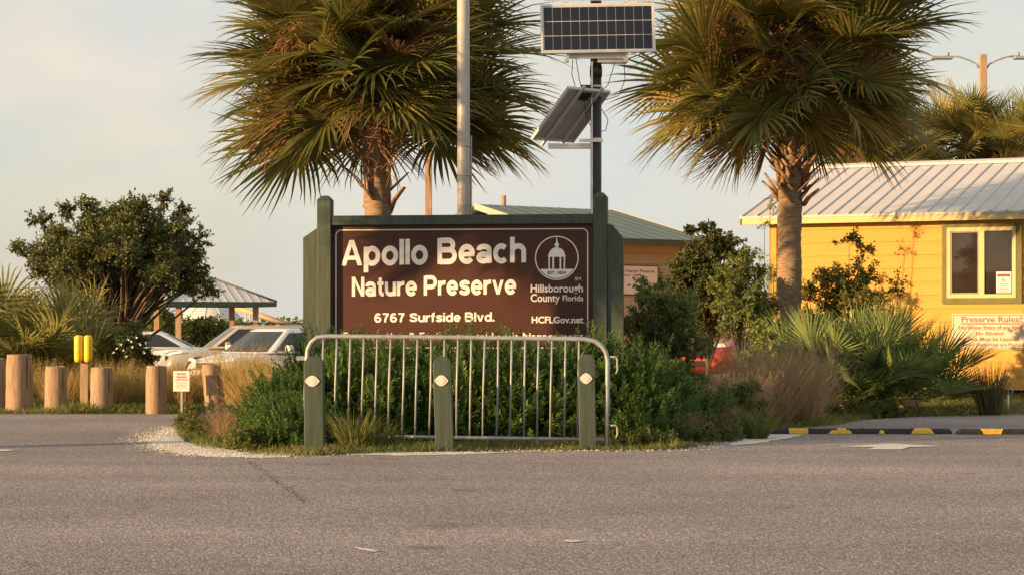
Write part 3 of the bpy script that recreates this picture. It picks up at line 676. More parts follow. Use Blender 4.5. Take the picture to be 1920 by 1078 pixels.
for i in range(nb_): link('siding_board', bm1, None, wf, (0, 0, YBASE + i*expo))
side = MB(); side.box(0.0, 0.10, 0.13, YD, YBASE, z_wall); side.prism([(0,0)]*3, 0, 0) if False else None
gz = z_wall + SL*(YD/2)
side.add([(0,0.13,z_wall),(0,YD,z_wall),(0,YD/2,gz-0.06),(0.1,0.13,z_wall),(0.1,YD,z_wall),(0.1,YD/2,gz-0.06)], [(0,2,1),(3,4,5),(0,3,5,2),(1,2,5,4)])
sw = side.build('side_wall', M_yellow, yb)
bm2 = board_mesh(YD - 0.13)
for i in range(nb_):
    o = link('siding_board', bm2, None, sw, (0, YD, YBASE + i*expo)); o.rotation_euler.z = R(-90)
rest = MB(); rest.box(0.1, YL, YD-0.1, YD, YBASE, z_wall); rest.box(YL-0.1, YL, 0.13, YD-0.1, YBASE, z_wall); rest.build('rear_walls', M_yellow, yb)
fl = MB(); fl.box(0.05, YL-0.05, 0.1, YD-0.1, 0.02, YBASE-0.002); fl.build('foundation', M_dark, yb)
cb = MB(); cb.box(-0.03, 0.09, -0.040, -0.023, YBASE-0.02, z_wall, bev=0.003); cb.build('corner_board', M_yellow, yb)
# roof: two slopes, ribs, ridge cap, fascia
rx0, rx1 = -0.42, YL + 0.4; yr = YD/2; zr = z_eave + 0.07 + SL*(yr + OH)
for sgn, nm in ((1, 'roof_slope'), (-1, 'roof_slope')):
    ye = -OH if sgn > 0 else YD + OH
    mb = MB(); t = 0.03; ze = z_eave + 0.07
    vs = [(rx0,ye,ze),(rx1,ye,ze),(rx1,yr,zr),(rx0,yr,zr),(rx0,ye,ze-t),(rx1,ye,ze-t),(rx1,yr,zr-t),(rx0,yr,zr-t)]
    mb.add(vs, [(0,1,2,3),(5,4,7,6),(0,4,5,1),(2,6,7,3),(0,3,7,4),(1,5,6,2)]); ro = mb.build(nm, M_galvr, yb)
    if sgn > 0:
        ribm = MB(); ln = yr + OH - 0.06
        ribm.add([(-0.026,0,0),(-0.012,0,0.015),(0.012,0,0.015),(0.026,0,0),(-0.026,ln,SL*ln),(-0.012,ln,SL*ln+0.015),(0.012,ln,SL*ln+0.015),(0.024,ln,SL*ln)],
                 [(0,1,5,4),(1,2,6,5),(2,3,7,6),(0,3,2,1),(4,5,6,7)])
        rm = ribm.mesh('rib', [M_galvr]); x = rx0 + 0.03
        while x < rx1:
            link('rib', rm, None, ro, (x, ye - 0.012, ze + 0.001)); x += 0.243
mb = MB(); w = 0.17
for s_ in (-1, 1):
    mb.add([(rx0-0.01,yr,zr+0.05),(rx1+0.01,yr,zr+0.05),(rx1+0.01,yr+s_*w,zr+0.05-SL*w),(rx0-0.01,yr+s_*w,zr+0.05-SL*w),(rx0-0.01,yr+s_*w,zr+0.01-SL*w),(rx1+0.01,yr+s_*w,zr+0.01-SL*w)],
           [(0,1,2,3) if s_ < 0 else (3,2,1,0), (3,2,5,4) if s_ < 0 else (4,5,2,3)])
mb.build('ridge_cap', M_galvr, yb)
mb = MB(); mb.box(rx0+0.02, rx1-0.02, -OH+0.012, -OH+0.035, z_eave-0.055, z_eave+0.052, bev=0.003); mb.build('fascia', M_cream, yb)
mb = MB(); mb.box(rx0+0.03, rx1-0.03, -OH+0.036, -0.03, z_eave-0.045, z_eave-0.03); mb.build('soffit', M_cream, yb)
for xx in (rx0+0.005,):
    mb = MB(); hh = 0.12
    mb.add([(xx,-OH,z_eave+0.06-hh),(xx,-OH,z_eave+0.035),(xx,yr,zr-0.035),(xx,yr,zr-hh),(xx+.02,-OH,z_eave+0.06-hh),(xx+.02,-OH,z_eave+0.035),(xx+.02,yr,zr-0.035),(xx+.02,yr,zr-hh)],
           [(0,1,2,3),(7,6,5,4),(0,4,5,1),(3,2,6,7)]); mb.build('rake_board', M_olive, yb)
# sliding window with olive surround
ox0, oz1 = yu(1768,421); ox1, oz0 = yu(1917,569); wx0, wz1 = yu(1777,428); wx1, wz0 = yu(1906,558)
win = MB(); y0 = -0.055
for a in ((ox0, wx0, oz0, oz1), (wx1, ox1, oz0, oz1), (wx0, wx1, wz1, oz1), (wx0, wx1, oz0, wz0)): win.box(a[0], a[1], y0, -0.024, a[2], a[3])
wo_ = win.build('window', M_olive, yb)
f = MB(); fw = 0.055; y1 = -0.062
for a in ((wx0, wx0+fw, wz0, wz1), (wx1-fw, wx1, wz0, wz1), (wx0+fw, wx1-fw, wz1-fw, wz1), (wx0+fw, wx1-fw, wz0, wz0+fw)): f.box(a[0], a[1], y1, -0.025, a[2], a[3])
f.build('frame', M_cream, wo_)
wm = yu(1842,500)[0]; f = MB(); f.box(wm-0.04, wm+0.04, y1+0.004, -0.026, wz0+fw, wz1-fw); f.build('mullion', M_cream, wo_)
for a, b in ((wx0+fw, wm-0.04), (wm+0.04, wx1-fw)):
    f = MB(); f.box(a, b, -0.036, -0.030, wz0+fw, wz1-fw); f.build('pane', M_glass, wo_)
f = MB()
for a in ((wx0+fw, wx0+fw+0.022, wz0+fw, wz1-fw), (wm-0.062, wm-0.04, wz0+fw, wz1-fw), (wx0+fw+0.022, wm-0.062, wz1-fw-0.022, wz1-fw), (wx0+fw+0.022, wm-0.062, wz0+fw, wz0+fw+0.022)): f.box(a[0], a[1], -0.052, -0.037, a[2], a[3])
f.build('sash', M_woodp, wo_)
dx0, dz1 = yu(1869,510); dx1, dz0 = yu(1897,549)
f = MB(); f.box(dx0, dx1, -0.040, -0.038, dz0, dz1); dec = f.build('window_notice', M_paper, wo_)
hgt = dz1 - dz0; wd = dx1 - dx0
strokes(wo_, [(dx0+wd*.06, dx1-wd*.06, dz1-hgt*.24, dz1-hgt*.10)], -0.0402, M_red, 'notice_heading')
lettering('NO', wo_, dx0+wd*.38, dx0+wd*.62, dz1-hgt*.46, dz1-hgt*.34, -0.0402, M_ink, 0.03)
strokes(wo_, [(dx0+wd*(.16+.04*(i%2)), dx1-wd*(.14+.05*((i+1)%2)), dz1-hgt*(.60+.12*i), dz1-hgt*(.54+.12*i)) for i in range(4)], -0.0402, M_grey, 'notice_print')
# rules board
rx_0, rz1 = yu(1786,588); rx_1, rz0 = yu(1944,655)
rb = empty('rules_board', (0,0,0)); RB0 = YB.p0 + YB.u*(ucorner) ; rb.location = RB0; rb.rotation_euler.z = -YB.yaw
tag(rb, 'cream Preserve Rules board with brown lettering on the yellow wall', 'sign')
mb = MB(); mb.box(rx_0, rx_1, -0.034, -0.0235, rz0, rz1, bev=0.002); pb = mb.build('board', M_creamb, rb)
RY = -0.034
ring(pb, rrect(rx_0+.018, rx_1-.018, rz0+.018, rz1-.018, .02), rrect(rx_0+.025, rx_1-.025, rz0+.025, rz1-.025, .015), RY, M_rust, 'border_line')
def rl(s, x0, x1, yb_, yc, off=0.02):
    c = (x0+x1)/2; lettering(s, pb, yu(x0,0)[0], yu(x1,0)[0], yu(c,yb_)[1], yu(c,yc)[1], RY, M_rust, off)
rl('Preserve Rules', 1804, 1911, 603.5, 592.5, 0.012)
strokes(pb, [(yu(1803,0)[0], yu(1912,0)[0], yu(1857,607.6)[1], yu(1857,605.6)[1])], RY, M_rust, 'underline')
rl('No Water Entry of any Kind', 1799, 1917, 617, 610, 0.018)
rl('No Alcohol', 1831, 1882, 628, 621, 0.018)
rl('All Pets Must be Leashed', 1801, 1911, 638.5, 632, 0.018)
rl('Organized Gatherings are Prohibited', 1789, 1932, 648.5, 642.5, 0.014)

# ------------------------------------------------------------------ tan building with green roof
GB = Frame(P(1285, 600, 40.0), -38.0)
gb = GB.root('tan_building'); tag(gb, 'small tan building with a sage green metal roof behind the entrance sign', 'building')
GLn, GDp = 2.7, 5.0; gze = GB.hit(1250, 458)[1]; gp = 0.245; goh = 0.42
mb = MB(); mb.box(-GLn, 0, 0, 0.12, 0, gze); wl = mb.build('front_wall', M_tan, gb)
mb = MB(); bh = 0.2; mb.box(-GLn-0.02, 0, -0.016, -0.001, 0.004, bh-0.012, bev=0.004); bmesh_ = mb.mesh('block_course', [M_tan])
for i in range(int(gze/bh)): link('block_course', bmesh_, None, wl, (0, 0, i*bh + 0.01))
mb = MB(); mb.box(-0.11, 0.02, -0.032, -0.017, 0, gze); mb.build('corner_board', M_tan, gb)
mb = MB(); mb.box(-0.12, 0, 0.121, GDp, 0, gze); mb.box(-GLn, -GLn+0.12, 0.121, GDp, 0, gze); mb.box(-GLn+0.121, -0.121, GDp-0.12, GDp, 0, gze)
gzr = gze + 0.05 + gp*(GDp/2 + goh)
for x in (-GLn+0.0, -0.12):
    mb.add([(x,0,gze+.002),(x,GDp,gze+.002),(x,GDp/2,gzr-0.16),(x+.12,0,gze+.002),(x+.12,GDp,gze+.002),(x+.12,GDp/2,gzr-0.16)], [(0,2,1),(3,4,5),(0,3,5,2),(1,2,5,4),(0,1,4,3)])
mb.build('gable_walls', M_tan, gb)
gx0, gx1 = -GLn-0.35, 0.35
for sgn in (1, -1):
    ye = -goh if sgn > 0 else GDp + goh; yr_ = GDp/2; t = 0.035; ze = gze + 0.05
    mb = MB(); vs = [(gx0,ye,ze),(gx1,ye,ze),(gx1,yr_,gzr),(gx0,yr_,gzr),(gx0,ye,ze-t),(gx1,ye,ze-t),(gx1,yr_,gzr-t),(gx0,yr_,gzr-t)]
    mb.add(vs, [(0,1,2,3),(5,4,7,6),(0,4,5,1),(2,6,7,3),(0,3,7,4),(1,5,6,2)]); ro = mb.build('roof_slope', M_greenr, gb)
    if sgn > 0:
        sm = MB(); ln = yr_ + goh
        sm.add([(-0.02,0,0),(-0.006,0,0.005),(0.006,0,0.005),(0.02,0,0),(-0.02,ln,gp*ln),(-0.006,ln,gp*ln+.005),(0.006,ln,gp*ln+.005),(0.02,ln,gp*ln)], [(0,1,5,4),(1,2,6,5),(2,3,7,6),(0,3,2,1),(4,5,6,7)])
        smm = sm.mesh('seam', [M_greenf]); n = 10
        for i in range(n+1): link('seam', smm, None, ro, (gx0 + 0.013 + (gx1-gx0-0.026)*i/n, ye, ze + 0.001))
mb = MB(); mb.box(gx0, gx1, -goh-0.02, -goh-0.001, gze-0.06, gze+0.06); mb.build('fascia', M_greenf, gb)
mb = MB(); mb.box(gx0+0.03, gx1-0.03, -goh+0.001, -0.04, gze-0.03, gze-0.012); mb.build('soffit', M_tan, gb)
for xx in (gx0-0.02, gx1+0.001):
    mb = MB()
    mb.add([(xx,-goh,gze-.05),(xx,-goh,gze+.07),(xx,GDp/2,gzr+.02),(xx,GDp/2,gzr-.10),(xx+.02,-goh,gze-.05),(xx+.02,-goh,gze+.07),(xx+.02,GDp/2,gzr+.02),(xx+.02,GDp/2,gzr-.10)],
           [(0,1,2,3),(7,6,5,4),(0,4,5,1),(3,2,6,7),(1,5,6,2),(0,3,7,4)]); mb.build('rake_board', M_tan, gb)
# vent pipe through the roof
vp = P(944, 380, 43.2); q = vp - gb.location; lx = q.dot(GB.u); ly = q.dot(GB.n)
zs_ = gze + 0.05 + gp*(min(ly, GDp - ly) + goh)
mb = MB(); mb.tube([(lx, ly, zs_-0.1), (lx, ly, P(944,367,43.2).z)], 0.055, 10); mb.build('vent_pipe', M_woodp, gb)
# white board on its wall
tb0 = empty('wall_board', gb.location); tb0.rotation_euler.z = -GB.yaw; tag(tb0, 'white preserve name board on the tan building, half hidden by leaves', 'sign')
def gu(px, py): u, z = GB.hit(px, py); return u, z
bx_1, bz_1 = gu(1232,498); bz_0 = gu(1232,554)[1]; bx_0 = gu(1121,520)[0]
mb = MB(); mb.box(bx_0, bx_1, -0.035, -0.017, bz_0, bz_1); wb = mb.build('board', M_coolw, tb0)
ring(wb, [(bx_0,bz_0),(bx_1,bz_0),(bx_1,bz_1),(bx_0,bz_1)][::-1], [(bx_0+.02,bz_0+.02),(bx_1-.02,bz_0+.02),(bx_1-.02,bz_1-.02),(bx_0+.02,bz_1-.02)][::-1], -0.0355, M_ink, 'border_line')
lettering('Apollo Beach Nature Preserve', wb, gu(1125,0)[0], gu(1225,0)[0], gu(1200,511.5)[1], gu(1200,505.5)[1], -0.035, M_ink, 0.01)
lettering('October 1998', wb, gu(1152,0)[0], gu(1200,0)[0], gu(1180,518)[1], gu(1180,514)[1], -0.035, M_ink, 0.01)

# ------------------------------------------------------------------ poles and solar panels
lpY = 22.4
lp = empty('metal_pole', P(870, 600, lpY).xy.to_3d()); tag(lp, 'tall round grey metal pole rising behind the entrance sign', 'pole')
s = lpY/F; mb = MB(); mb.tube([(0,0,-0.1), (-0.004,0,3), (-0.012,0,6.6)], [12.4*s, 12*s, 11.2*s], 20); mb.build('shaft', M_pole, lp)
mb = MB(); mb.box(-0.15, 0.15, -0.15, 0.15, 0, 0.03, bev=0.004); mb.build('base_plate', M_pole, lp)
mb = MB(); mb.tube([(13.4*s,0.01,0.3), (13.2*s,0.01,P(0,255,lpY).z)], 1.7*s, 6); mb.build('conduit', M_galv, lp)
for yy in (275, 330, 385):
    z = P(0,yy,lpY).z; mb = MB(); mb.lathe([(12.7*s, z-0.006), (12.7*s, z+0.006)], 20); mb.build('band', M_galv, lp)
wpY = 36.0; wp = empty('wooden_pole', P(803.5, 600, wpY).xy.to_3d()); tag(wp, 'slim sunlit wooden pole seen below the left palm crown', 'pole')
s = wpY/F; mb = MB(); mb.box(-6.4*s, 6.4*s, -6.4*s, 6.4*s, -0.6, P(0,115,wpY).z, bev=0.006); mb.build('shaft', M_woodp, wp)
mb = MB(); zt = P(0,115,wpY).z; mb.box(-7.4*s, 7.4*s, -7.4*s, 7.4*s, zt, zt+0.03); mb.build('cap', M_galv, wp)

slY = 22.9
sp0 = empty('solar_pole', P(1117.5, 600, slY).xy.to_3d()); tag(sp0, 'black pole carrying two solar panels behind the right sign post', 'solar pole')
sx, sy = sp0.location.x, sp0.location.y; s = slY/F
def lq(px, py, dy=0.0): q = P(px, py, slY + dy); return Vector((q.x - sx, dy, q.z))
mb = MB(); mb.tube([(0,0,-0.1), (0,0,P(0,-30,slY).z)], 10.3*s, 14); mb.build('shaft', M_black, sp0)
mb = MB(); a = lq(1109.5, 262); mb.box(a.x-1.6*s, a.x+1.6*s, -0.075, -0.05, 0.5, P(0,118,slY).z); mb.build('conduit', M_alu, sp0)
# front panel: faces the road
def solar_panel(M4, w, h, parent, name):
    """panel in its own x (width), z (height), facing -y, placed by matrix"""
    fr = MB(); t = 0.035; e = 0.022
    for a in ((-w/2,-w/2+e,-h/2,h/2),(w/2-e,w/2,-h/2,h/2),(-w/2+e,w/2-e,h/2-e,h/2),(-w/2+e,w/2-e,-h/2,-h/2+e)): fr.box(a[0],a[1],0,t,a[2],a[3])
    o = fr.build(name, M_alu, parent); o.matrix_local = M4
    bk = MB(); bk.box(-w/2+e, w/2-e, 0.012, 0.018, -h/2+e, h/2-e); bk.build('backsheet', M_backsh, o)
    gl = MB(); gl.box(-w/2+e, w/2-e, 0.0065, 0.0115, -h/2+e, h/2-e); gl.build('grid_lines', M_cellln, o)
    cm = MB(); cw = (w - 2*e - 0.02)/12; ch = (h - 2*e - 0.02)/3; g = 0.0035
    cm.box(-cw/2+g, cw/2-g, 0.003, 0.006, -ch/2+g, ch/2-g); cme = cm.mesh('solar_cell', [M_cell])
    for i in range(12):
        for j in range(3): link('solar_cell', cme, None, o, (-w/2+e+0.01+cw*(i+.5), 0, -h/2+e+0.01+ch*(j+.5)))
    jb = MB(); jb.box(-0.06, 0.06, 0.018, 0.04, h/2-0.15, h/2-0.05, bev=0.004); jb.build('junction_box', M_black, o)
    return o
pc = lq(1121, 53, -0.16); pw = 213*s; ph = 92*s
solar_panel(Matrix.Translation(pc) @ Matrix.Rotation(R(-1.0), 4, 'Y') @ Matrix.Rotation(R(-10), 4, 'X'), pw, ph*1.03, sp0, 'solar_panel')
# its bracket
mb = MB(); a = lq(1062,107); c = lq(1172,107)
mb.box(a.x, c.x, -0.10, -0.06, a.z-0.03, a.z+0.03); mb.build('bracket_rail', M_alu, sp0)
mb = MB(); a2 = lq(1120,112); c2 = lq(1175,119); mb.box(a2.x, c2.x, -0.06, 0.08, c2.z, a2.z); mb.build('bracket_arm', M_alu, sp0)
for px in (1064, 1174):
    q = lq(px, 104); mb = MB(); mb.box(q.x-0.014, q.x+0.014, -0.15, -0.06, q.z-0.09, q.z+0.05); mb.box(q.x-0.035, q.x-0.0145, -0.12, -0.08, q.z-0.09, q.z-0.05); mb.build('clamp', M_alu, sp0)
for px in (1060, 1172):
    q = lq(px, 4); mb = MB(); mb.box(q.x-0.03, q.x+0.03, -0.12, -0.09, q.z-0.02, q.z+0.06); mb.build('clamp', M_alu, sp0)
mb = MB(); q0, q1 = lq(1020,3), lq(1225,3); mb.box(q0.x, q1.x, -0.115, -0.10, q0.z-0.008, q0.z+0.008); mb.build('bracket_rail', M_alu, sp0)
# second panel turned away to the left, tilted back: seen from behind
ctr = lq(1069, 214, 0.02)
az = Matrix.Rotation(R(180 + 40), 4, 'Z') @ Matrix.Rotation(R(-50), 4, 'X')      # turned away: its back is seen
solar_panel(Matrix.Translation(ctr) @ az, 0.60, 0.78, sp0, 'solar_panel')
for off in (-0.13, 0.13):
    mb = MB(); mb.box(off-0.014, off+0.014, 0.036, 0.058, -0.45, 0.45); r_ = mb.build('back_rail', M_alu, sp0); r_.matrix_local = Matrix.Translation(ctr) @ az
a = lq(1028,275); c = lq(1112,268); mb = MB(); mb.box(a.x, c.x, -0.03, 0.03, a.z-0.025, a.z+0.03); mb.build('bracket_arm', M_alu, sp0)
a = lq(1086,262); c = lq(1130,268); mb = MB(); mb.box(a.x, c.x, -0.085, -0.055, c.z, a.z); mb.build('bracket_arm', M_alu, sp0)
a = lq(1090,162); c = lq(1112,166); mb = MB(); mb.box(a.x, c.x, -0.03, 0.03, c.z-0.01, a.z+0.01); mb.build('bracket_arm', M_black, sp0)
for yy, hh in ((135, 0.06), (163, 0.012), (262, 0.012)):
    z = P(0,yy,slY).z; mb = MB(); mb.lathe([(11.3*s, z-hh), (11.8*s, z), (11.3*s, z+hh)], 14); mb.build('band', M_black if hh > .03 else M_alu, sp0)
for pts in ([(1074,112),(1072,140),(1078,160),(1074,180),(1070,200)], [(1080,112),(1086,150),(1094,180),(1098,215),(1107,236)], [(1170,120),(1172,150),(1160,180),(1135,188)],
            [(1153,118),(1140,160),(1120,178),(1105,205),(1100,215)], [(1128,205),(1140,225),(1136,245),(1128,247)]):
    mb = MB(); cs = [lq(x, y, -0.09) for x, y in pts]; sm_ = []
    for i in range(len(cs)-1):
        for t in (0, .33, .66): sm_.append(cs[i].lerp(cs[i+1], t))
    sm_.append(cs[-1]); mb.tube(sm_, 0.0045, 5); mb.build('cable', M_cable, sp0)

# street light with two arms, far right
llY = 44.0; ll = empty('street_light', P(1843, 600, llY).xy.to_3d()); tag(ll, 'wooden street light pole with two curved arms above the far palms', 'street light')
s = llY/F; zt = P(0,103,llY).z; mb = MB(); mb.box(-6.5*s, 6.5*s, -6.5*s, 6.5*s, -0.1, zt, bev=0.01); mb.build('pole', M_woodp, ll)
for sg in (-1, 1):
    mb = MB(); pt = [(sg*8*s,0,P(0,128,llY).z), (sg*12*s,0,P(0,121,llY).z), (sg*25*s,0,P(0,114,llY).z), (sg*45*s,0,P(0,107,llY).z), (sg*60*s,0,P(0,106,llY).z)]
    ar = mb.build('arm', M_galv, ll) if False else None
    mb.tube(pt, 1.6*s, 8); ar = mb.build('arm', M_galv, ll)
    z = P(0,108,llY).z; mb = MB(); xx = sorted((sg*57*s, sg*98*s)); mb.box(xx[0], xx[1], -0.09, 0.09, z-0.045, z+0.02, bev=0.018); mb.build('lamp_head', M_galv, ar)
    mb = MB(); mb.tube([(sg*66*s,0,z+0.03),(sg*66*s,0,z+0.1)], 0.035, 8); mb.build('photocell', M_galv, ar)

# ------------------------------------------------------------------ picnic pavilion, dome and boom behind it
pvY = 80.0; pv = empty('picnic_pavilion', Vector(((386-CX)*pvY/F, pvY, LOT_Z))); tag(pv, 'open picnic pavilion with pale hipped metal roof beyond the parked cars', 'pavilion')
d1 = Vector((1.95, -0.70, 0)); d2 = Vector((-0.72, -1.92, 0)); pe = P(0,573,pvY).z - LOT_Z
for v in (d1, -d1, d2, -d2):
    mb = MB(); mb.box(v.x-0.10, v.x+0.10, v.y-0.10, v.y+0.10, 0, pe, bev=0.01); mb.build('post', M_woodp, pv)
k = 1.42; cs = [d1*k, -d2*k, -d1*k, d2*k]; ap = P(0,524,pvY+0.3).z - LOT_Z + 0.1
for i in range(4):
    a, c = cs[i], cs[(i+1)%4]; mb = MB()
    mb.add([(a.x,a.y,pe+0.12),(c.x,c.y,pe+0.12),(0,0,ap)], [(0,1,2)]); sl = mb.build('roof_slope', M_galvr, pv)
    n = 13; nn = (c - a).cross(Vector((0,0,1))).normalized()
    for j in range(1, n):
        b0 = a.lerp(c, j/n); t = 1 - abs(2*j/n - 1); top = b0.lerp(Vector(((a+c)/2*0)), 1.0) if False else None
        m_ = (a + c)/2; e1 = b0 + (Vector((0,0,0)) - m_)*t
        sm = MB(); sm.tube([(b0.x,b0.y,pe+0.135), (e1.x,e1.y,pe+0.135+(ap-pe-0.12)*t)], 0.007, 4, caps=False); sm.build('seam', M_galvr, sl)
    hp = MB(); hp.tube([(a.x,a.y,pe+0.14),(0,0,ap+0.02)], 0.045, 6); hp.build('hip_cap', M_greenf, pv)
    dn = (c - a); fa = MB(); w_ = 0.02
    fa.add([(a.x,a.y,pe-0.05),(c.x,c.y,pe-0.05),(c.x,c.y,pe+0.13),(a.x,a.y,pe+0.13)], [(0,1,2,3)])
    fb = [(v.x*0.985, v.y*0.985) for v in (a, c)]; fa.add([(fb[0][0],fb[0][1],pe-0.05),(fb[1][0],fb[1][1],pe-0.05),(fb[1][0],fb[1][1],pe+0.11),(fb[0][0],fb[0][1],pe+0.11),(a.x,a.y,pe-0.05),(c.x,c.y,pe-0.05)], [(3,2,1,0),(4,0,1,5)])
    fa.build('fascia', M_greenf, pv)
dmY = 260.0; dm = empty('storage_dome', Vector(((392-CX)*dmY/F, dmY, LOT_Z))); tag(dm, 'large pale dome glimpsed under the pavilion roof', 'dome')
s = dmY/F; mb = MB(); rr_ = 72*s; hh = P(0,566,dmY).z - LOT_Z
mb.lathe([(rr_*1.0, 0)] + [(rr_*math.cos(a)**1.0, hh*math.sin(a)) for a in np.linspace(0.06, math.pi/2-0.02, 14)], 40); mb.build('dome_shell', M_dome, dm)
for j in range(12):
    a_ = 2*math.pi*j/12; mb = MB(); mb.tube([(rr_*1.004*math.cos(t)*math.cos(a_), rr_*1.004*math.cos(t)*math.sin(a_), hh*1.004*math.sin(t)) for t in np.linspace(0, 1.5, 10)], 0.06, 4); mb.build('dome_rib', M_dome, dm)
boY = 230.0; bo = empty('conveyor_boom', P(505, 650, boY).xy.to_3d() + Vector((0,0,LOT_Z))); tag(bo, 'long sunlit conveyor sloping down right behind the pavilion', 'conveyor')
def bl(px, py, dy=0): q = P(px, py, boY+dy); return q - bo.location
mb = MB(); mb.tube([bl(438,575), bl(572,618)], 0.28, 4); mb.build('boom', M_boom, bo)
mb = MB(); mb.tube([bl(438,579,0.6), bl(572,622,0.6)], 0.10, 4); mb.build('lower_chord', M_boom, bo)
for px, py in ((461,583), (469,586), (520,602), (540,609)):
    a = bl(px,py); mb = MB(); mb.tube([a, (a.x, a.y, 0)], 0.09, 4); mb.build('trestle_leg', M_alu, bo)

# ------------------------------------------------------------------ cars
def car(name, loc, heading, paint, label, kind='sedan', group='cars parked behind the sign'):
    """local x forward, y left; heading = angle of the nose from +x (deg)"""
    root = empty(name, loc, R(heading)); tag(root, label, 'car', group)
    suv = kind != 'sedan'
    Lc, Wc = (4.65, 1.86) if suv else (4.75, 1.83)
    belt = 1.0 if suv else 0.93; roof = (1.64 if kind == 'suv' else 1.56) if suv else 1.45; hood = 0.98 if suv else 0.88; zb = 0.26 if suv else 0.20
    hw = Wc/2; xf = Lc/2; xr = -Lc/2
    # lower body: stations (x, top z, half width, bottom z)
    st = [(xr, belt-0.16, hw*0.80, 0.42), (xr+0.06, belt-0.02, hw*0.90, 0.32), (xr+0.35, belt+0.02, hw*0.97, zb), (xr+1.2, belt+0.01, hw, zb), (0, belt, hw, zb), (xf-1.75, belt-0.015, hw, zb),
          (xf-1.30, hood+0.02, hw*0.99, zb), (xf-0.75, hood-0.03, hw*0.97, zb), (xf-0.28, hood-0.11, hw*0.93, zb+.02), (xf-0.07, hood-0.22, hw*0.85, 0.30), (xf, hood-0.36, hw*0.76, 0.36)]
    mb = MB(); m = 12
    for x, zt, w, z0 in st:
        half = [(0, z0), (w*0.86, z0), (w*0.99, z0+0.10), (w, (z0+zt)/2+0.02), (w*0.965, zt-0.10), (w*0.88, zt-0.015), (0, zt+0.025)]
        full = half + [(-y, z) for y, z in half[-2:0:-1]]
        m = len(full)
        for y, z in full: mb.v.append((x, y, z))
    for i in range(len(st)-1):
        for j in range(m): mb.f.append((i*m+j, i*m+(j+1)%m, (i+1)*m+(j+1)%m, (i+1)*m+j)); mb.m.append(0); mb.sm.append(True)
    mb.f.append(tuple(range(m))); mb.f.append(tuple(range(len(st)*m-1, (len(st)-1)*m-1, -1))); mb.m += [0,0]; mb.sm += [True, True]
    body = mb.build('body', paint, root); sb = body.modifiers.new('s', 'SUBSURF'); sb.levels = 1; sb.render_levels = 2
    # cabin: lower ring at the belt, upper ring at the roof
    if suv: b0, b1, t0, t1 = xr+0.10, xf-1.18, xr+0.50, xf-1.98
    else:   b0, b1, t0, t1 = xr+0.42, xf-1.22, xr+1.42, xf-2.15
    wb_, wt_ = hw*0.93, hw*0.70
    zl = belt - 0.02; zt_ = roof - 0.05
    rings = []
    for x0, x1, w, z, bow in ((b0, b1, wb_, zl, 0.14), (b0*.35+t0*.65, b1*.35+t1*.65, wb_*.35+wt_*.65, zl*.35+zt_*.65, 0.12), (t0, t1, wt_, zt_, 0.10), (t0+0.14, t1-0.12, wt_*0.86, roof-0.005, 0.07)):
        rings.append([(x0, -w*.84, z), (x0-bow*.3, 0, z), (x0, w*.84, z), (x0+0.14, w*.97, z), ((x0+x1)/2, w*1.015, z), (x1-0.13, w*.97, z), (x1-.02, w*.88, z), (x1+bow, 0, z), (x1-.02, -w*.88, z), (x1-0.13, -w*.97, z), ((x0+x1)/2, -w*1.015, z), (x0+0.14, -w*.97, z)])
    mb = MB(); n = 12
    for rg_ in rings: mb.v += rg_
    for i in range(3):
        for j in range(n): mb.f.append((i*n+j, (i+1)*n+j, (i+1)*n+(j+1)%n, i*n+(j+1)%n)); mb.m.append(0); mb.sm.append(True)
    mb.f.append(tuple(3*n+j for j in range(n-1,-1,-1))); mb.m.append(0); mb.sm.append(True)
    cab = mb.build('cabin', paint, root)
    # windows: patches lying just proud of the cabin skin
    def skin(j, t):                # point on the cabin edge line j at height t in 0..1 (ring0->ring2)
        a = Vector(rings[0][j % 12]); b = Vector(rings[1][j % 12]); c = Vector(rings[2][j % 12])
        return a.lerp(b, t/0.65) if t < 0.65 else b.lerp(c, (t-0.65)/0.35)
    def patch(jpath, t0_, t1_, nm, out=0.012, shrink=0.0):
        mb = MB(); rows = [t0_, t0_+(t1_-t0_)*.5, t1_]
        pts = []
        for t in rows:
            row = []
            for jj in jpath:
                j0 = int(math.floor(jj)); f_ = jj - j0; p = skin(j0, t).lerp(skin(j0+1, t), f_)
                ctr_ = Vector(((b0+b1)/2, 0, p.z)); d = (p - ctr_); d.z = 0; dd = Vector((d.x*0.35, d.y, 0)).normalized()
                if nm in ('windscreen', 'rear_window'): dd = Vector((1 if nm == 'windscreen' else -1, 0, 0.5)).normalized()
                row.append(p + dd*out)
            pts.append(row)
        kk = len(jpath)
        for row in pts: mb.v += [tuple(p) for p in row]
        for i in range(2):
            for j in range(kk-1): mb.f.append((i*kk+j, i*kk+j+1, (i+1)*kk+j+1, (i+1)*kk+j)); mb.m.append(0); mb.sm.append(True)
        return mb.build(nm, M_carglass, root)
    patch([6.04, 6.5, 7.0, 7.5, 7.96], 0.05, 0.95, 'windscreen')
    patch([0.15, 0.5, 1.0, 1.5, 1.85], 0.10, 0.90, 'rear_window')
    for a, c in (((3.12, 3.5, 3.93), (4.03, 4.5, 4.98)), ((9.02, 9.5, 9.97), (10.07, 10.5, 10.88))):
        patch(list(a), 0.10, 0.90, 'side_window'); patch(list(c), 0.10, 0.90, 'side_window')
    # wheels
    wr = 0.355 if suv else 0.33
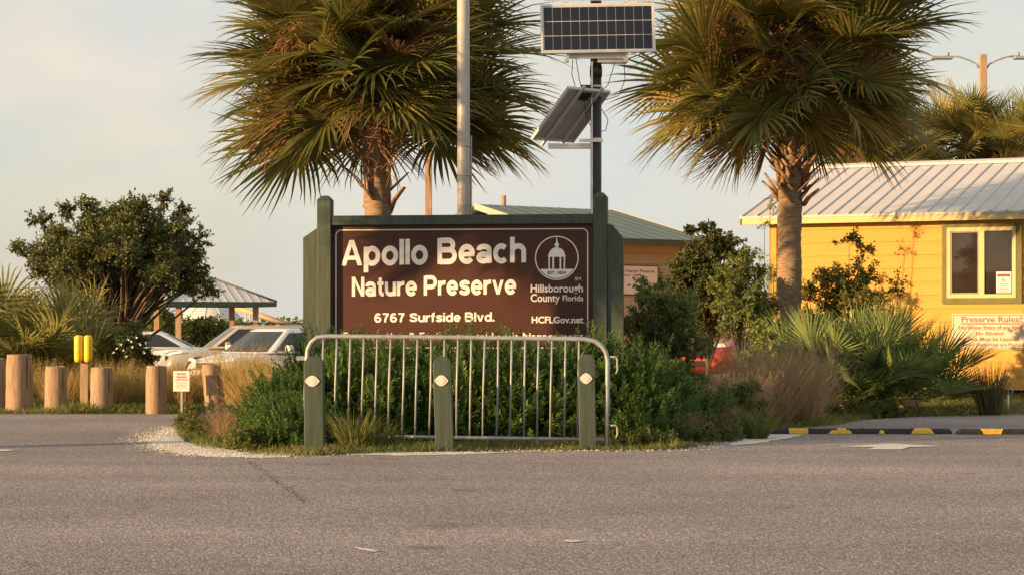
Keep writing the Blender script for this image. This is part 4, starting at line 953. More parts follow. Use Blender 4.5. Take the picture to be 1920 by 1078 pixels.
    for wx in (xr+0.88, xf-0.92):
        for sg in (-1, 1):
            yy = sg*(hw-0.11); e = MB()
            def wl_(pr, nn=24):
                q = MB(); bq = 0
                for r_, y_ in pr:
                    for j in range(nn):
                        a = 2*math.pi*j/nn; q.v.append((wx + r_*math.cos(a), yy + y_*sg, wr + r_*math.sin(a)))
                for i in range(len(pr)-1):
                    for j in range(nn): q.f.append((i*nn+j, i*nn+(j+1)%nn, (i+1)*nn+(j+1)%nn, (i+1)*nn+j)); q.m.append(0); q.sm.append(True)
                q.f.append(tuple(range(nn))); q.m.append(0); q.sm.append(False)
                q.f.append(tuple((len(pr)-1)*nn + j for j in range(nn))); q.m.append(0); q.sm.append(False)
                return q
            ty = wl_([(wr*0.9, -0.11), (wr, -0.08), (wr, 0.08), (wr*0.93, 0.115), (wr*0.68, 0.118)]).build('wheel', M_tyre, root)
            wl_([(wr*0.67, 0.119), (wr*0.6, 0.108), (wr*0.15, 0.124)]).build('rim', M_rim, ty)
            arch = wl_([(wr*1.13, 0.02), (wr*1.13, 0.117)]).build('wheel_arch', M_dark, root)
    for sg in (-1, 1):
        mb = MB(); y0, y1 = sorted((sg*hw*0.48, sg*hw*0.88)); q = hood-0.20
        mb.add([(xf-0.02,sg*hw*.46,q-.01),(xf-0.13,sg*hw*.84,q+.03),(xf-0.42,sg*hw*.955,q+.075),(xf-0.40,sg*hw*.92,q+.125),(xf-0.15,sg*hw*.78,q+.095),(xf-0.055,sg*hw*.48,q+.05)], [(0,1,2,3,4,5) if sg < 0 else (5,4,3,2,1,0)])
        mb.build('headlight', M_lamp, root)
        mb = MB(); mb.add([(xr-0.01,sg*hw*.5,belt-.20),(xr+0.03,sg*hw*.84,belt-.20),(xr+.24,sg*hw*.975,belt-.18),(xr+.24,sg*hw*.955,belt-.10),(xr+.02,sg*hw*.86,belt-.08),(xr-0.0,sg*hw*.5,belt-.10)], [(0,1,2,3,4,5)])
        mb.build('tail_light', M_red, root)
        mx_ = b1 - 0.55; mb = MB(); yy = sorted((sg*(hw*0.97), sg*(hw+0.17))); mb.box(mx_-0.06, mx_+0.10, yy[0], yy[1], belt+0.02, belt+0.17, bev=0.045); mi = mb.build('wing_mirror', paint, root)
        for hx in (-0.42, xr+1.28):
            mb = MB(); yy = sorted((sg*hw*0.985, sg*(hw+0.015))); mb.box(hx-0.1, hx+0.1, yy[0], yy[1], belt-0.17, belt-0.135, bev=0.008); mb.build('door_handle', paint, root)
    mb = MB(); mb.box(xf-0.05, xf+0.004, -hw*0.42, hw*0.42, hood-0.34, hood-0.22, bev=0.01); mb.build('grille', M_dark, root)
    mb = MB(); mb.box(xf-0.05, xf+0.008, -hw*0.55, hw*0.55, 0.36, 0.46, bev=0.01); mb.build('air_intake', M_dark, root)
    if kind == 'suv':
        for sg in (-1, 1):
            mb = MB(); mb.tube([(t0+0.15, sg*wt_*0.78, roof-0.01), (t0+0.2, sg*wt_*0.78, roof+0.05), (t1-0.3, sg*wt_*0.78, roof+0.05), (t1-0.2, sg*wt_*0.78, roof-0.01)], 0.016, 6); mb.build('roof_rail', M_black, root)
    return root
def lotz(x, y): return float(ground_z(np.array(x), np.array(y)))
def park(px, Y): X = (px - CX)*Y/F; return Vector((X, Y, lotz(X, Y)))
car('parked_car', park(520, 51.5), 180+52, M_carwht, 'white crossover facing the road, nearest the sign, headlights showing', 'crossover')
car('parked_car', park(252, 68.0), 180+3, M_carwht, 'white sedan parked side-on below the dark tree', 'sedan')
car('parked_car', park(462, 62.0), 180+12, M_cargold, 'champagne sport utility vehicle parked behind the white crossover', 'suv')
car('parked_car', park(1350, 40.0), 180+68, M_carred, 'red car half hidden behind the shrubs right of the sign', 'sedan')

# ------------------------------------------------------------------ fan palms
def fan_frond(seed, elev, petiole, blade, nl=24, spread=2.5, droop=0.6, bend=0.5, width=0.020, fold=0.5, mats=None, hang=0.0, costa=0.42, pr=0.014):
    """one costapalmate leaf growing out along +x: stalk, then pleated segments drooping at the ends"""
    rg = np.random.default_rng(seed); s = Soup(); k = 7
    th = elev; p = np.zeros(3); pts = [p.copy()]; n = 9
    for i in range(n):
        th -= bend/n; p = p + np.array([math.cos(th), 0, math.sin(th)])*petiole/n; pts.append(p.copy())
    mb = MB(); mb.tube(pts, [pr*1.6] + [pr]*(n-1) + [pr*0.8], 5, flat=0.5, caps=False)
    s.mbuild(mb, 1)
    d = np.array([math.cos(th), 0, math.sin(th)]); u = np.array([-math.sin(th), 0, math.cos(th)]); y = np.array([0, 1.0, 0])
    N = 2*nl + 1; t = np.linspace(-1, 1, N); phi = t*spread + rg.normal(0, 0.02, N)
    cb = (1 - np.abs(t))**0.9*costa*blade                                    # start along the rib
    bd = d[None]*np.cos(0) ; base = p[None] + d[None]*cb[:, None] - np.array([0, 0, 1.0])[None]*(cb**2*0.35)[:, None]
    vfold = fold*np.abs(np.sin(np.clip(phi, -1.6, 1.6)))
    D = d[None]*np.cos(phi)[:, None] + y[None]*np.sin(phi)[:, None] + u[None]*(vfold + 0.08)[:, None]
    D = unit(D); Ln = blade*(1.02 - 0.30*np.abs(t)**2)*rg.uniform(0.88, 1.08, N) - cb*0.75
    q = np.linspace(0, 1, k)
    dr = droop*rg.uniform(0.45, 1.7, N)
    C = np.zeros((N, k, 3)); C[:, 0] = base; cur = D.copy()
    for i in range(1, k):
        f = q[i]**2.0
        cur = unit(D + np.array([0, 0, -1.0])[None]*(dr*f*1.9)[:, None] + rg.normal(0, 0.07, (N, 3))*f)
        C[:, i] = C[:, i-1] + cur*(Ln/(k-1))[:, None]
    T = unit(np.gradient(C, axis=1))
    ref = u[None, None]*np.ones_like(T)
    S = unit(np.cross(T, ref)); Nn = np.cross(S, T)
    dphi = 2*spread/(N-1)
    W = np.minimum(q[None]*Ln[:, None]*dphi*0.62 + 0.004, width)*np.clip((1 - q[None]**2.2)*1.05, 0.04, 1)
    W = W*rg.uniform(0.85, 1.15, N)[:, None]
    s.strips(C, S, W, Nn*(W*0.55)[..., None])
    return s.mesh('frond', mats)
def palm_lib(name, n, e0, e1, mats, petiole, blade, **kw):
    lib = []
    for i in range(n):
        e = e0 + (e1 - e0)*i/(n-1); low = 1 - i/(n-1)
        a = dict(kw); a['droop'] = kw.get('droop', .6)*(0.75 + 0.7*low); a['bend'] = kw.get('bend', .5)*(0.7 + 0.75*low)
        lib.append((e, fan_frond(1000 + len(name)*3 + i*13, R(e), petiole*rnd.uniform(.85, 1.12), blade*rnd.uniform(.9, 1.1), mats=mats, **a)))
    return lib
LIB = palm_lib('sabal', 24, -45, 84, [M_palm, M_palm], 0.84, 1.0, nl=31, spread=2.75, droop=0.20, bend=0.62, width=0.020, fold=0.34, costa=0.28)
LIBD = palm_lib('dry', 5, -80, -45, [M_palmdry, M_palmdry], 0.9, 0.95, nl=18, spread=1.5, droop=1.6, bend=0.8, width=0.014, fold=0.9)
def nearest(lib, e): return min(lib, key=lambda a: abs(a[0] - e))[1]
def stalk_mesh(seed, length, droop, nb=60):
    """old flower stalk: arching stem with many thin side twigs"""
    rg = random.Random(seed); mb = MB(); n = 10; th = R(rg.uniform(35, 60)); p = Vector((0,0,0)); pts = [p.copy()]
    for i in range(n):
        th -= droop/n; p = p + Vector((math.cos(th), rg.uniform(-.06,.06), math.sin(th)))*length/n; pts.append(p.copy())
    mb.tube(pts, [0.014 - 0.001*i for i in range(n+1)], 4, caps=False)
    for i in range(nb):
        a = rg.uniform(0.25, 1.0); j = min(int(a*n), n-1); b = pts[j].lerp(pts[j+1], a*n - j)
        dd = Vector((rg.uniform(-.3,1), rg.uniform(-1,1), rg.uniform(-.8,.6))).normalized(); l = rg.uniform(.18,.42)*(1.25 - .5*a)
        q1 = b + dd*l*.5 + Vector((0,0,-.03)); q2 = b + dd*l + Vector((rg.uniform(-.05,.05), rg.uniform(-.05,.05), -.14*l*4))
        mb.tube([b, q1, q2], [.006,.005,.003], 3, caps=False)
        for _ in range(6):
            e = q1.lerp(q2, rg.random()); dv = Vector((rg.uniform(-1,1), rg.uniform(-1,1), rg.uniform(-1,.5)))*0.10
            mb.tube([e, e+dv*.6, e+dv+Vector((0,0,-.03))], [.003,.0025,.0015], 3, caps=False)
    return mb.mesh('flower_stalk', [M_fibre])
STALKS = [stalk_mesh(i, 1.35 + .15*i, 1.9 + .2*i) for i in range(4)]
def palm_tree(label, base, lean, ztop, r0, nf, seed, scale=1.0, boots=0, stalks=8, dry=4, emin=-46, trunk_flare=1.0, group='palm trees', front_min=-60, boot_low=1.72):
    rg = random.Random(seed); root = empty('palm_tree', base); tag(root, label, 'palm tree', group)
    bz = 0; n = 26; mb = MB(); pts = []; rad = []
    for i in range(n):
        t = i/(n-1); pts.append(Vector((lean[0]*t**1.4, lean[1]*t**1.4, -0.1 + (ztop + 0.1)*t)))
        rad.append(r0*(1.0 + 0.10*(1-t)**6 + trunk_flare*0.28*max(0, t-0.72)) * rg.uniform(.975, 1.025))
    # ringed trunk with leaf-scar ridges
    nn = 22; b = 0
    for i in range((n-1)*4 + 1):
        t = i/((n-1)*4); j = min(int(t*(n-1)), n-2); f = t*(n-1) - j; c = pts[j].lerp(pts[j+1], f); r_ = rad[j]*(1-f) + rad[j+1]*f
        r_ *= 1 + 0.022*math.sin(i*2.1) + rg.uniform(-.012,.012)
        for q in range(nn):
            a = 2*math.pi*q/nn; w = r_*(1 + 0.035*math.sin(q*3 + i*.35) + rg.uniform(-.02,.02)); mb.v.append((c.x + w*math.cos(a), c.y + w*math.sin(a), c.z))
    for i in range((n-1)*4):
        for q in range(nn): mb.f.append((i*nn+q, i*nn+(q+1)%nn, (i+1)*nn+(q+1)%nn, (i+1)*nn+q)); mb.m.append(0); mb.sm.append(True)
    mb.f.append(tuple((n-1)*4*nn + q for q in range(nn))); mb.m.append(0); mb.sm.append(False)
    mb.build('trunk', M_trunk, root)
    top = pts[-1]
    for i in range(nf):
        t = (i + .5)/nf; e = emin + (84 - emin)*(t**1.15) + rg.uniform(-7, 7)
        a = i*2.39996 + rg.uniform(-.25, .25)
        near = max(0.0, -math.sin(a))                      # leaves on the road side are carried higher
        if near > .55 and e < front_min: e = front_min + rg.uniform(-4, 10)
        o = link('frond', nearest(LIB, e), None, root)
        o.location = (top.x + r0*.6*math.cos(a), top.y + r0*.6*math.sin(a), ztop - 0.42*(1-t) + 0.18*t + rg.uniform(-.05,.05))
        o.rotation_euler = (rg.uniform(-.75,.75), 0, a); q = scale*rg.uniform(.78, 1.12); o.scale = (q, q, q)
    for i in range(dry):
        a = rg.uniform(0, 6.28); o = link('dry_frond', rg.choice(LIBD)[1], None, root)
        o.location = (top.x + r0*.8*math.cos(a), top.y + r0*.8*math.sin(a), ztop - .1 + rg.uniform(-.1,.3)); o.rotation_euler = (rg.uniform(-.2,.2), rg.uniform(-1.35,-.75), a); q = scale*rg.uniform(.75,1.0); o.scale = (q,q,q)
    for i in range(stalks):
        a = i*2.4 + rg.uniform(-.4,.4); o = link('flower_stalk', rg.choice(STALKS), None, root)
        o.location = (top.x + r0*.5*math.cos(a), top.y + r0*.5*math.sin(a), ztop + rg.uniform(-.1,.35)); o.rotation_euler = (0, rg.uniform(-.2,.25), a); q = scale*rg.uniform(.72,1.02); o.scale = (q,q,q)
    # fibrous heart so that the middle of the crown is not empty
    mb = MB(); mb.lathe([(r0*1.0, ztop-.45), (r0*1.35, ztop-.2), (r0*1.2, ztop+.15), (r0*.6, ztop+.4), (r0*.2, ztop+.55)], 14, (top.x, top.y)); mb.build('crown_heart', M_fibre, root)
    # crossed leaf bases (boots) clinging below the crown
    for i in range(boots):
        t = i/max(1, boots-1); z = ztop - boot_low + 1.25*t; a = i*2.39996 + rg.uniform(-.3,.3); l = rg.uniform(.20,.44); tw = rg.choice((-1,1))*rg.uniform(.5,1.1)
        mb = MB(); w = rg.uniform(.035,.055)
        d0 = Vector((math.cos(a), math.sin(a), 0)); td = Vector((-math.sin(a), math.cos(a), 0))
        c0_ = d0*r0*1.0 + Vector((lean[0], lean[1], z)); up = (Vector((0,0,1)) + td*tw + d0*rg.uniform(.15,.45)).normalized()
        mb.tube([c0_, c0_ + up*l*.5 + d0*.02, c0_ + up*l + d0*rg.uniform(.02,.10)], [w, w*.85, w*.5], 6, flat=0.35); mb.build('leaf_base', M_boot, root)
    return root
def px_base(px, Y): return Vector(((px - CX)*Y/F, Y, 0))
pY = 27.6
lY = 24.6
palm_tree('left palm tree behind the sign with its crown crossed by the metal pole', px_base(712, lY), (-0.05, 0), P(0,120,lY).z, 25*lY/F, 90, 3, 1.12, boots=18, stalks=13, dry=6, emin=-3, front_min=8)
palm_tree('right palm tree with crossed leaf bases, in front of the yellow building', px_base(1479, 29.5), (0.03, 0), P(0,112,29.5).z, 22.5*29.5/F, 90, 8, 1.20, boots=75, stalks=14, dry=6, emin=-8, boot_low=2.02, trunk_flare=0.3, front_min=4)
palm_tree('left of the two palm crowns rising behind the yellow building', px_base(1640, 39.5), (0, 0), P(0,318,39.5).z, 0.17, 48, 21, 0.78, boots=0, stalks=12, dry=9, emin=-20)
palm_tree('right of the two palm crowns rising behind the yellow building', px_base(1815, 40.5), (0, 0), P(0,292,40.5).z, 0.17, 52, 22, 0.84, boots=0, stalks=5, dry=3, emin=-20)
palm_tree('palm behind the yellow building cut by the right picture edge', px_base(1965, 39.0), (0, 0), P(0,300,39.0).z, 0.17, 34, 23, 0.78, boots=0, stalks=3, dry=2, emin=-30)
palm_tree('palm whose leaf tips poke into the top left corner of the picture', Vector((-6.3, 18.1, 0)), (0, 0), 4.0, 0.16, 70, 31, 0.92, boots=6, stalks=4, dry=0, emin=-22)

# ------------------------------------------------------------------ palmettos
PAL = palm_lib('palmetto', 14, -25, 86, [M_palmetto, M_palmetto], 0.62, 0.60, nl=13, spread=1.35, droop=0.10, bend=0.25, width=0.013, fold=0.35, pr=0.008)
YNG = palm_lib('young', 14, -25, 86, [M_younger, M_younger], 0.75, 0.72, nl=17, spread=2.1, droop=0.35, bend=0.40, width=0.015, fold=0.4, pr=0.009)
def palmetto(label, base, nf, seed, scale, lib, spread_r=0.3, emin=-5, name='palmetto', sq=1.0, group=None):
    rg = random.Random(seed); root = empty(name, base); tag(root, label, 'palmetto', group)
    for i in range(nf):
        t = (i+.5)/nf; e = emin + (86-emin)*t**0.8 + rg.uniform(-8,8); a = i*2.39996 + rg.uniform(-.3,.3); rr_ = spread_r*math.sqrt(rg.random())
        o = link('frond', nearest(lib, e), None, root); b = rg.uniform(0, 6.28)
        o.location = (rr_*math.cos(b), rr_*math.sin(b)*.7, rg.uniform(0, .15)); o.rotation_euler = (rg.uniform(-.8,.8), 0, a); q = scale*rg.uniform(.8, 1.15); o.scale = (q,q,q)
    mb = MB(); mb.tube([(-.25,0,.06),(0,0,.10),(.2,.05,.16)], [.07,.09,.05], 8); mb.build('stem', M_boot, root)
    return root
palmetto('large saw palmetto clump in front of the yellow wall', px_base(1610, 26.2), 180, 5, 1.02, PAL, 0.58, 24)
palmetto('low saw palmetto at the right foot of the large palmetto clump', px_base(1690, 25.9), 22, 6, 0.50, PAL, 0.22, -4)
palmetto('young fan palm at the left picture edge before the dark tree', px_base(42, 30.5), 42, 9, 1.30, YNG, 0.2, 22, name='young_palm')
palmetto('young fan palm right behind the yellow marker post', px_base(118, 31.5), 38, 10, 1.08, YNG, 0.2, 22, name='young_palm')
palmetto('small palmetto hidden among the feathery shrubs behind the barrier', px_base(720, 20.0), 16, 12, 0.62, PAL, 0.15, 0)

# ------------------------------------------------------------------ feathery evergreen shrubs (joined leaf shoots)
def feather_bush(seed, rx, ry, rz, shoots=680, leaf=0.075):
    rg = np.random.default_rng(seed); s = Soup()
    v = unit(rg.normal(size=(shoots, 3))); v[:, 2] = np.abs(v[:, 2])*1.0
    r = rg.uniform(0.45, 1.0, shoots)**0.6
    lump = 1 + 0.16*np.sin(v[:, 0]*5 + seed) * np.cos(v[:, 1]*4 + seed*2)
    base = v*np.array([rx, ry, rz])[None]*(r*lump)[:, None]*0.86
    d = unit(v*np.array([.75, .75, .5])[None] + np.array([0, 0, 0.9])[None] + rg.normal(0, .25, (shoots, 3)))
    Ls = rg.uniform(0.20, 0.36, shoots)
    nl = 30; tt = np.linspace(0.05, 1, nl)
    # stems
    kk = 4; q = np.linspace(0, 1, kk); C = base[:, None] + d[:, None]*(Ls[:, None]*q[None])[..., None] + np.array([0,0,-1.0])*(0.10*(q**2)[None]*Ls[:, None]*(1-d[:, 2:3]))[..., None]
    sv = sidevec(d, rg); s.strips(C, np.repeat(sv[:, None], kk, 1), np.full((shoots, kk), 0.003), None, 0)
    # leaflets round the stems
    B = base[:, None] + d[:, None]*(Ls[:, None]*tt[None])[..., None] + np.array([0,0,-1.0])*(0.10*(tt**2)[None]*Ls[:, None]*(1-d[:, 2:3]))[..., None]
    B = B.reshape(-1, 3); Dm = np.repeat(d, nl, 0); n = len(B)
    sd_ = sidevec(Dm, rg); Ld = unit(Dm*0.75 + sd_*0.85); ll_ = leaf*rg.uniform(.7, 1.2, n)*(1.15 - 0.6*np.tile(tt, shoots))
    q = np.array([0, .5, 1.0]); C = B[:, None] + Ld[:, None]*(ll_[:, None]*q[None])[..., None] + np.array([0,0,-1.0])*(ll_[:, None]*q[None]**2*0.12)[..., None]
    S = np.repeat(unit(np.cross(Ld, Dm))[:, None], 3, 1); W = np.array([0.35, 1.0, 0.1])[None]*np.full((n, 1), 0.0062)
    s.strips(C, S, W)
    return s.mesh('feathery_shrub', [M_coontie])
FB = [feather_bush(1, .62, .55, .86), feather_bush(2, .68, .6, .80), feather_bush(3, .58, .55, .92), feather_bush(4, .70, .62, .55, 560)]
def fbush(px, Y, vi, rz, sc, label, squash=1.0):
    o = link('feathery_shrub', FB[vi], None, None, px_base(px, Y), rz); o.scale = (sc, sc, sc*squash)
    tag(o, label, 'shrub', 'feathery dark green shrubs round the sign'); 
    mb = MB(); 
    for j in range(5):
        a = j*1.256; mb.tube([(0.05*math.cos(a), .05*math.sin(a), -.03), (.2*math.cos(a), .2*math.sin(a), .3), (.3*math.cos(a), .3*math.sin(a), .55)], [.02,.015,.008], 5)
    mb.build('stems', M_twig, o)
fbush(532, 19.6, 0, 0.3, 0.74, 'feathery shrub at the left end of the barrier')
fbush(555, 18.9, 3, 1.7, 0.72, 'low feathery shrub spilling left of the leftmost green post')
fbush(600, 20.3, 2, 1.2, 0.98, 'feathery shrub just right of the leftmost green post')
fbush(680, 20.0, 1, 2.2, 1.10, 'feathery shrub behind the barrier below the word Nature')
fbush(765, 20.2, 0, 3.3, 1.06, 'feathery shrub behind the barrier left of the middle green post')
fbush(850, 20.1, 2, 4.1, 1.02, 'feathery shrub directly behind the middle green post')
fbush(935, 20.2, 1, 5.2, 1.10, 'feathery shrub behind the barrier below the street address end')
fbush(1015, 20.1, 0, 0.9, 1.04, 'feathery shrub behind the barrier left of the rightmost green post')
fbush(1095, 20.2, 2, 2.8, 1.00, 'feathery shrub behind the rightmost green post')
fbush(1175, 20.2, 1, 3.9, 1.02, 'feathery shrub right of the barrier end, below the wing board')
fbush(1240, 20.6, 3, 0.5, 0.95, 'broad low feathery shrub right of the barrier')
fbush(1205, 19.9, 3, 2.5, 0.72, 'lowest feathery shrub right of the barrier, near the brown grass')

# ------------------------------------------------------------------ leafy trees and shrubs
def leafy(seed, clumps, trunk, per, leaf, mats, twigs=9, bark_r=0.05, spreadr=0.35, aspect=0.42, up=0.25, limbs=True):
    """clumps (n,4) centre + radius; limbs run from the trunk top to every clump; leaves sit on twigs that fill the clump"""
    rg = np.random.default_rng(seed); rr_ = random.Random(seed); wood = MB(); s = Soup()
    tp = [Vector(p) for p in trunk]; nT = len(tp)
    wood.tube(tp, [bark_r*(1 - 0.5*i/(nT-1)) for i in range(nT)], 8, caps=False)
    for cx, cy, cz, cr in clumps:
        c = Vector((cx, cy, cz)); a = tp[rr_.randint(max(0, nT-3), nT-1)]
        m1 = a.lerp(c, .45) + Vector((rr_.uniform(-.1,.1), rr_.uniform(-.1,.1), rr_.uniform(-.02,.15)))*cr*2
        if limbs: wood.tube([a, m1, c], [bark_r*.45, bark_r*.28, bark_r*.12], 5, caps=False)
        D = unit(rg.normal(size=(twigs, 3)) + np.array([0, 0, up])); Lt = cr*rg.uniform(.55, 1.15, twigs)
        for d, l in zip(D, Lt):
            e = Vector(d)*float(l); wood.tube([c, c + e*.5, c + e], [bark_r*.10, bark_r*.07, bark_r*.04], 3, caps=False)
        ti = rg.integers(0, twigs, per); tt = rg.uniform(.25, 1.05, per)
        B = np.array(c)[None] + D[ti]*(Lt[ti]*tt)[:, None] + rg.normal(0, cr*0.085, (per, 3))
        Ld = unit(D[ti]*.5 + rg.normal(0, .75, (per, 3)) + np.array([0,0,.15])); ll_ = leaf*rg.uniform(.65, 1.25, per)
        q = np.array([0, .5, 1.0]); C = B[:, None] + Ld[:, None]*(ll_[:, None]*q[None])[..., None] - np.array([0,0,1.0])*(ll_[:, None]*q[None]**2*.15)[..., None]
        sv = sidevec(Ld, rg); nn = np.cross(sv, Ld)
        W = np.array([.15, 1.0, .08])[None]*(ll_*aspect*.5)[:, None]
        s.strips(C, np.repeat(sv[:, None], 3, 1), W, np.repeat(nn[:, None], 3, 1)*(W*.35)[..., None])
    return wood.mesh('branches', [M_bark]), s.mesh('leaves', mats)
def cloud(seed, n, c, r, rmin, rmax, bottom=-1.0, shell=.45, noise=.18):
    rr_ = random.Random(seed); out = []
    while len(out) < n:
        v = Vector((rr_.uniform(-1,1), rr_.uniform(-1,1), rr_.uniform(bottom,1)))
        if v.length > 1 or v.length < shell*rr_.random()*1.6: continue
        v *= 1 + rr_.uniform(-noise, noise)
        out.append((c[0]+v.x*r[0], c[1]+v.y*r[1], c[2]+v.z*r[2], rr_.uniform(rmin, rmax)))
    return out
def plant(name, label, cat, base, br, lv, group=None, rz=0.0, sc=1.0, crown='foliage', stem='branches'):
    root = empty(name, base, rz); root.scale = (sc, sc, sc); tag(root, label, cat, group)
    link(stem, br, None, root); link(crown, lv, None, root); return root
# dark spreading tree on the left
tY = 38.0; tb = px_base(222, tY); tb.z = lotz(tb.x, tY); s = tY/F
tc_ = (0, 0, P(0,478,tY).z - tb.z)
cl = cloud(4, 120, tc_, (168*s, 1.45, 86*s), .22, .38, bottom=-.8, shell=.35)
cl += [(-165*s, .1, tc_[2]-.05, .26), (-185*s, 0, tc_[2]+.08, .20), (168*s, .2, tc_[2]-.62, .22), (150*s, 0, tc_[2]-.42, .3), (-60*s,0,tc_[2]+.85,.24), (85*s,0,tc_[2]+.95,.26), (40*s,.2,tc_[2]+.8,.25), (-95*s,0,tc_[2]+.78,.2), (120*s,.1,tc_[2]+.72,.22)]
br, lv = leafy(4, cl, [(0,0,-.1),(.05,0,.5),(-.05,.05,1.0),(.1,0,1.5),(0,.05,1.9)], 420, .066, [M_oak], twigs=16, bark_r=.09, aspect=.5)
plant('dark_tree', 'dark spreading tree with small leaves behind the young fan palms', 'tree', tb, br, lv, crown='crown', stem='trunk')
# dark tree right of the tan building
tY = 34.8; tb = px_base(1325, tY); tb.z = lotz(tb.x, tY); s = tY/F
cl = cloud(5, 70, (0, 0, P(0,528,tY).z), (62*s, .5, 100*s), .13, .23, shell=.4) + [(-30*s,0,P(0,432,tY).z,.10),(-8*s,0,P(0,428,tY).z,.10),(12*s,.1,P(0,450,tY).z,.12),(25*s,0,P(0,455,tY).z,.12)]
br, lv = leafy(5, cl, [(0,0,-.1),(.03,0,.4),(0,.03,.9),(.04,0,1.3)], 420, .058, [M_oak], twigs=12, bark_r=.05, aspect=.48)
plant('dark_tree', 'dark small tree beside the right corner of the tan building', 'tree', tb, br, lv, crown='crown', stem='trunk')
# leafy shrub right of the sign, sapling-thin shrubs between there and the palm
def shrub(seed, px, Y, ytop, wpx, n, per, leaf, m, label, name='leafy_shrub', ybot=None, rmin=.10, rmax=.18, depth=.45, aspect=.45, shell=.4, noise=.2, zb=None):
    tb = px_base(px, Y); tb.z = lotz(tb.x, Y) if zb is None else zb; s = Y/F; zt = P(0,ytop,Y).z - tb.z; z0 = (P(0,ybot,Y).z - tb.z) if ybot else 0.12
    c = (0,0,(zt+z0)/2 - .02); cl = cloud(seed, n, c, (wpx/2*s*.86, depth, (zt-z0)/2*.9), rmin, rmax, shell=shell, noise=noise)
    br, lv = leafy(seed, cl, [(0,0,-.08),(.03,0,z0*.4+.05),(0,.03,z0*.6+.15),(.04,0,z0+.25*(zt-z0))], per, leaf, [m], twigs=10, bark_r=.03, aspect=aspect)
    return plant(name, label, 'shrub', tb, br, lv)
shrub(21, 1240, 23.4, 516, 175, 60, 380, .045, M_shrub, 'leafy green shrub right of the sign below the white wall board', rmin=.13, rmax=.22)
shrub(22, 1385, 28.8, 462, 115, 40, 330, .050, M_shrub, 'green shrub just left of the right palm trunk', ybot=645, rmin=.13, rmax=.22)
shrub(23, 1425, 29.6, 512, 80, 20, 330, .050, M_shrub, 'shrub touching the right palm trunk from the left', rmin=.12, rmax=.2)
shrub(24, 1590, 29.3, 455, 200, 60, 210, .058, M_shruby, 'sunlit yellow green shrub before the yellow wall right of the palm', rmin=.14, rmax=.24, noise=.3)
shrub(28, 1535, 29.9, 490, 110, 30, 200, .055, M_shruby, 'smaller yellow green shrub against the right side of the palm trunk', rmin=.13, rmax=.22, noise=.3)
shrub(25, 1440, 31.5, 345, 46, 14, 60, .048, M_shrub, 'thin bare sapling in front of the left end of the yellow roof', name='sapling', rmin=.10, rmax=.22, depth=.22, noise=.3)
shrub(26, 248, 30.0, 612, 92, 20, 330, .05, M_oak, 'dark rounded shrub with small white flowers before the white sedan', rmin=.12, rmax=.2, ybot=700)
shrub(27, 1432, 25.2, 600, 90, 14, 300, .045, M_shrub, 'low green shrub behind the brown feathery grass', rmin=.12, rmax=.2)
# white flowers on the dark rounded shrub
fl_root = None
for ob in list(COL.objects):
    if ob.get('label', '').startswith('dark rounded shrub'): fl_root = ob
mb = MB(); rr_ = random.Random(5)
for px, py in [(218,652),(226,645),(240,636),(245,640),(231,655),(247,650),(255,632),(212,660),(262,645),(236,668),(270,660)]:
    q = P(px, py, 29.5) - fl_root.location; 
    for _ in range(5):
        a = rr_.uniform(0,6.28); d = Vector((math.cos(a), -.4, math.sin(a)))*.013
        mb.add([q, q + d + Vector((.009,0,.009)), q + d*1.7, q + d + Vector((-.009,0,-.009))], [(0,1,2,3)])
mb.build('flowers', M_flower, fl_root)
# shrubs beyond the pavilion
for i, (px, Y, yt, w, lab) in enumerate([(210, 92, 584, 130, 'far green shrub behind the pavilion, leftmost, below the dark tree'), (305, 90, 580, 110, 'far green shrub seen between the two left pavilion posts'),
                                    (390, 91, 597, 90, 'far yellow green shrub seen right of the orange lit pavilion post'), (440, 95, 606, 70, 'lowest far shrub, seen just above the champagne car'),
                                    (120, 95, 588, 150, 'far green shrub hidden behind the young fan palms'), (20, 95, 590, 140, 'far green shrub at the left picture edge')]):
    tb_ = px_base(px, Y); shrub(60+i, px, Y, yt, w, 26, 220, .16, M_far, lab, rmin=.35, rmax=.6, depth=1.2, ybot=650, name='far_shrub')
for i, (px, Y, yt, w, lab) in enumerate([(1300, 70, 560, 190, 'far green shrub behind the red car, left'), (1420, 72, 556, 180, 'far green shrub behind the red car, right')]):
    shrub(70+i, px, Y, yt, w, 26, 220, .14, M_far, lab, rmin=.3, rmax=.5, depth=1.0, ybot=650, name='far_shrub')
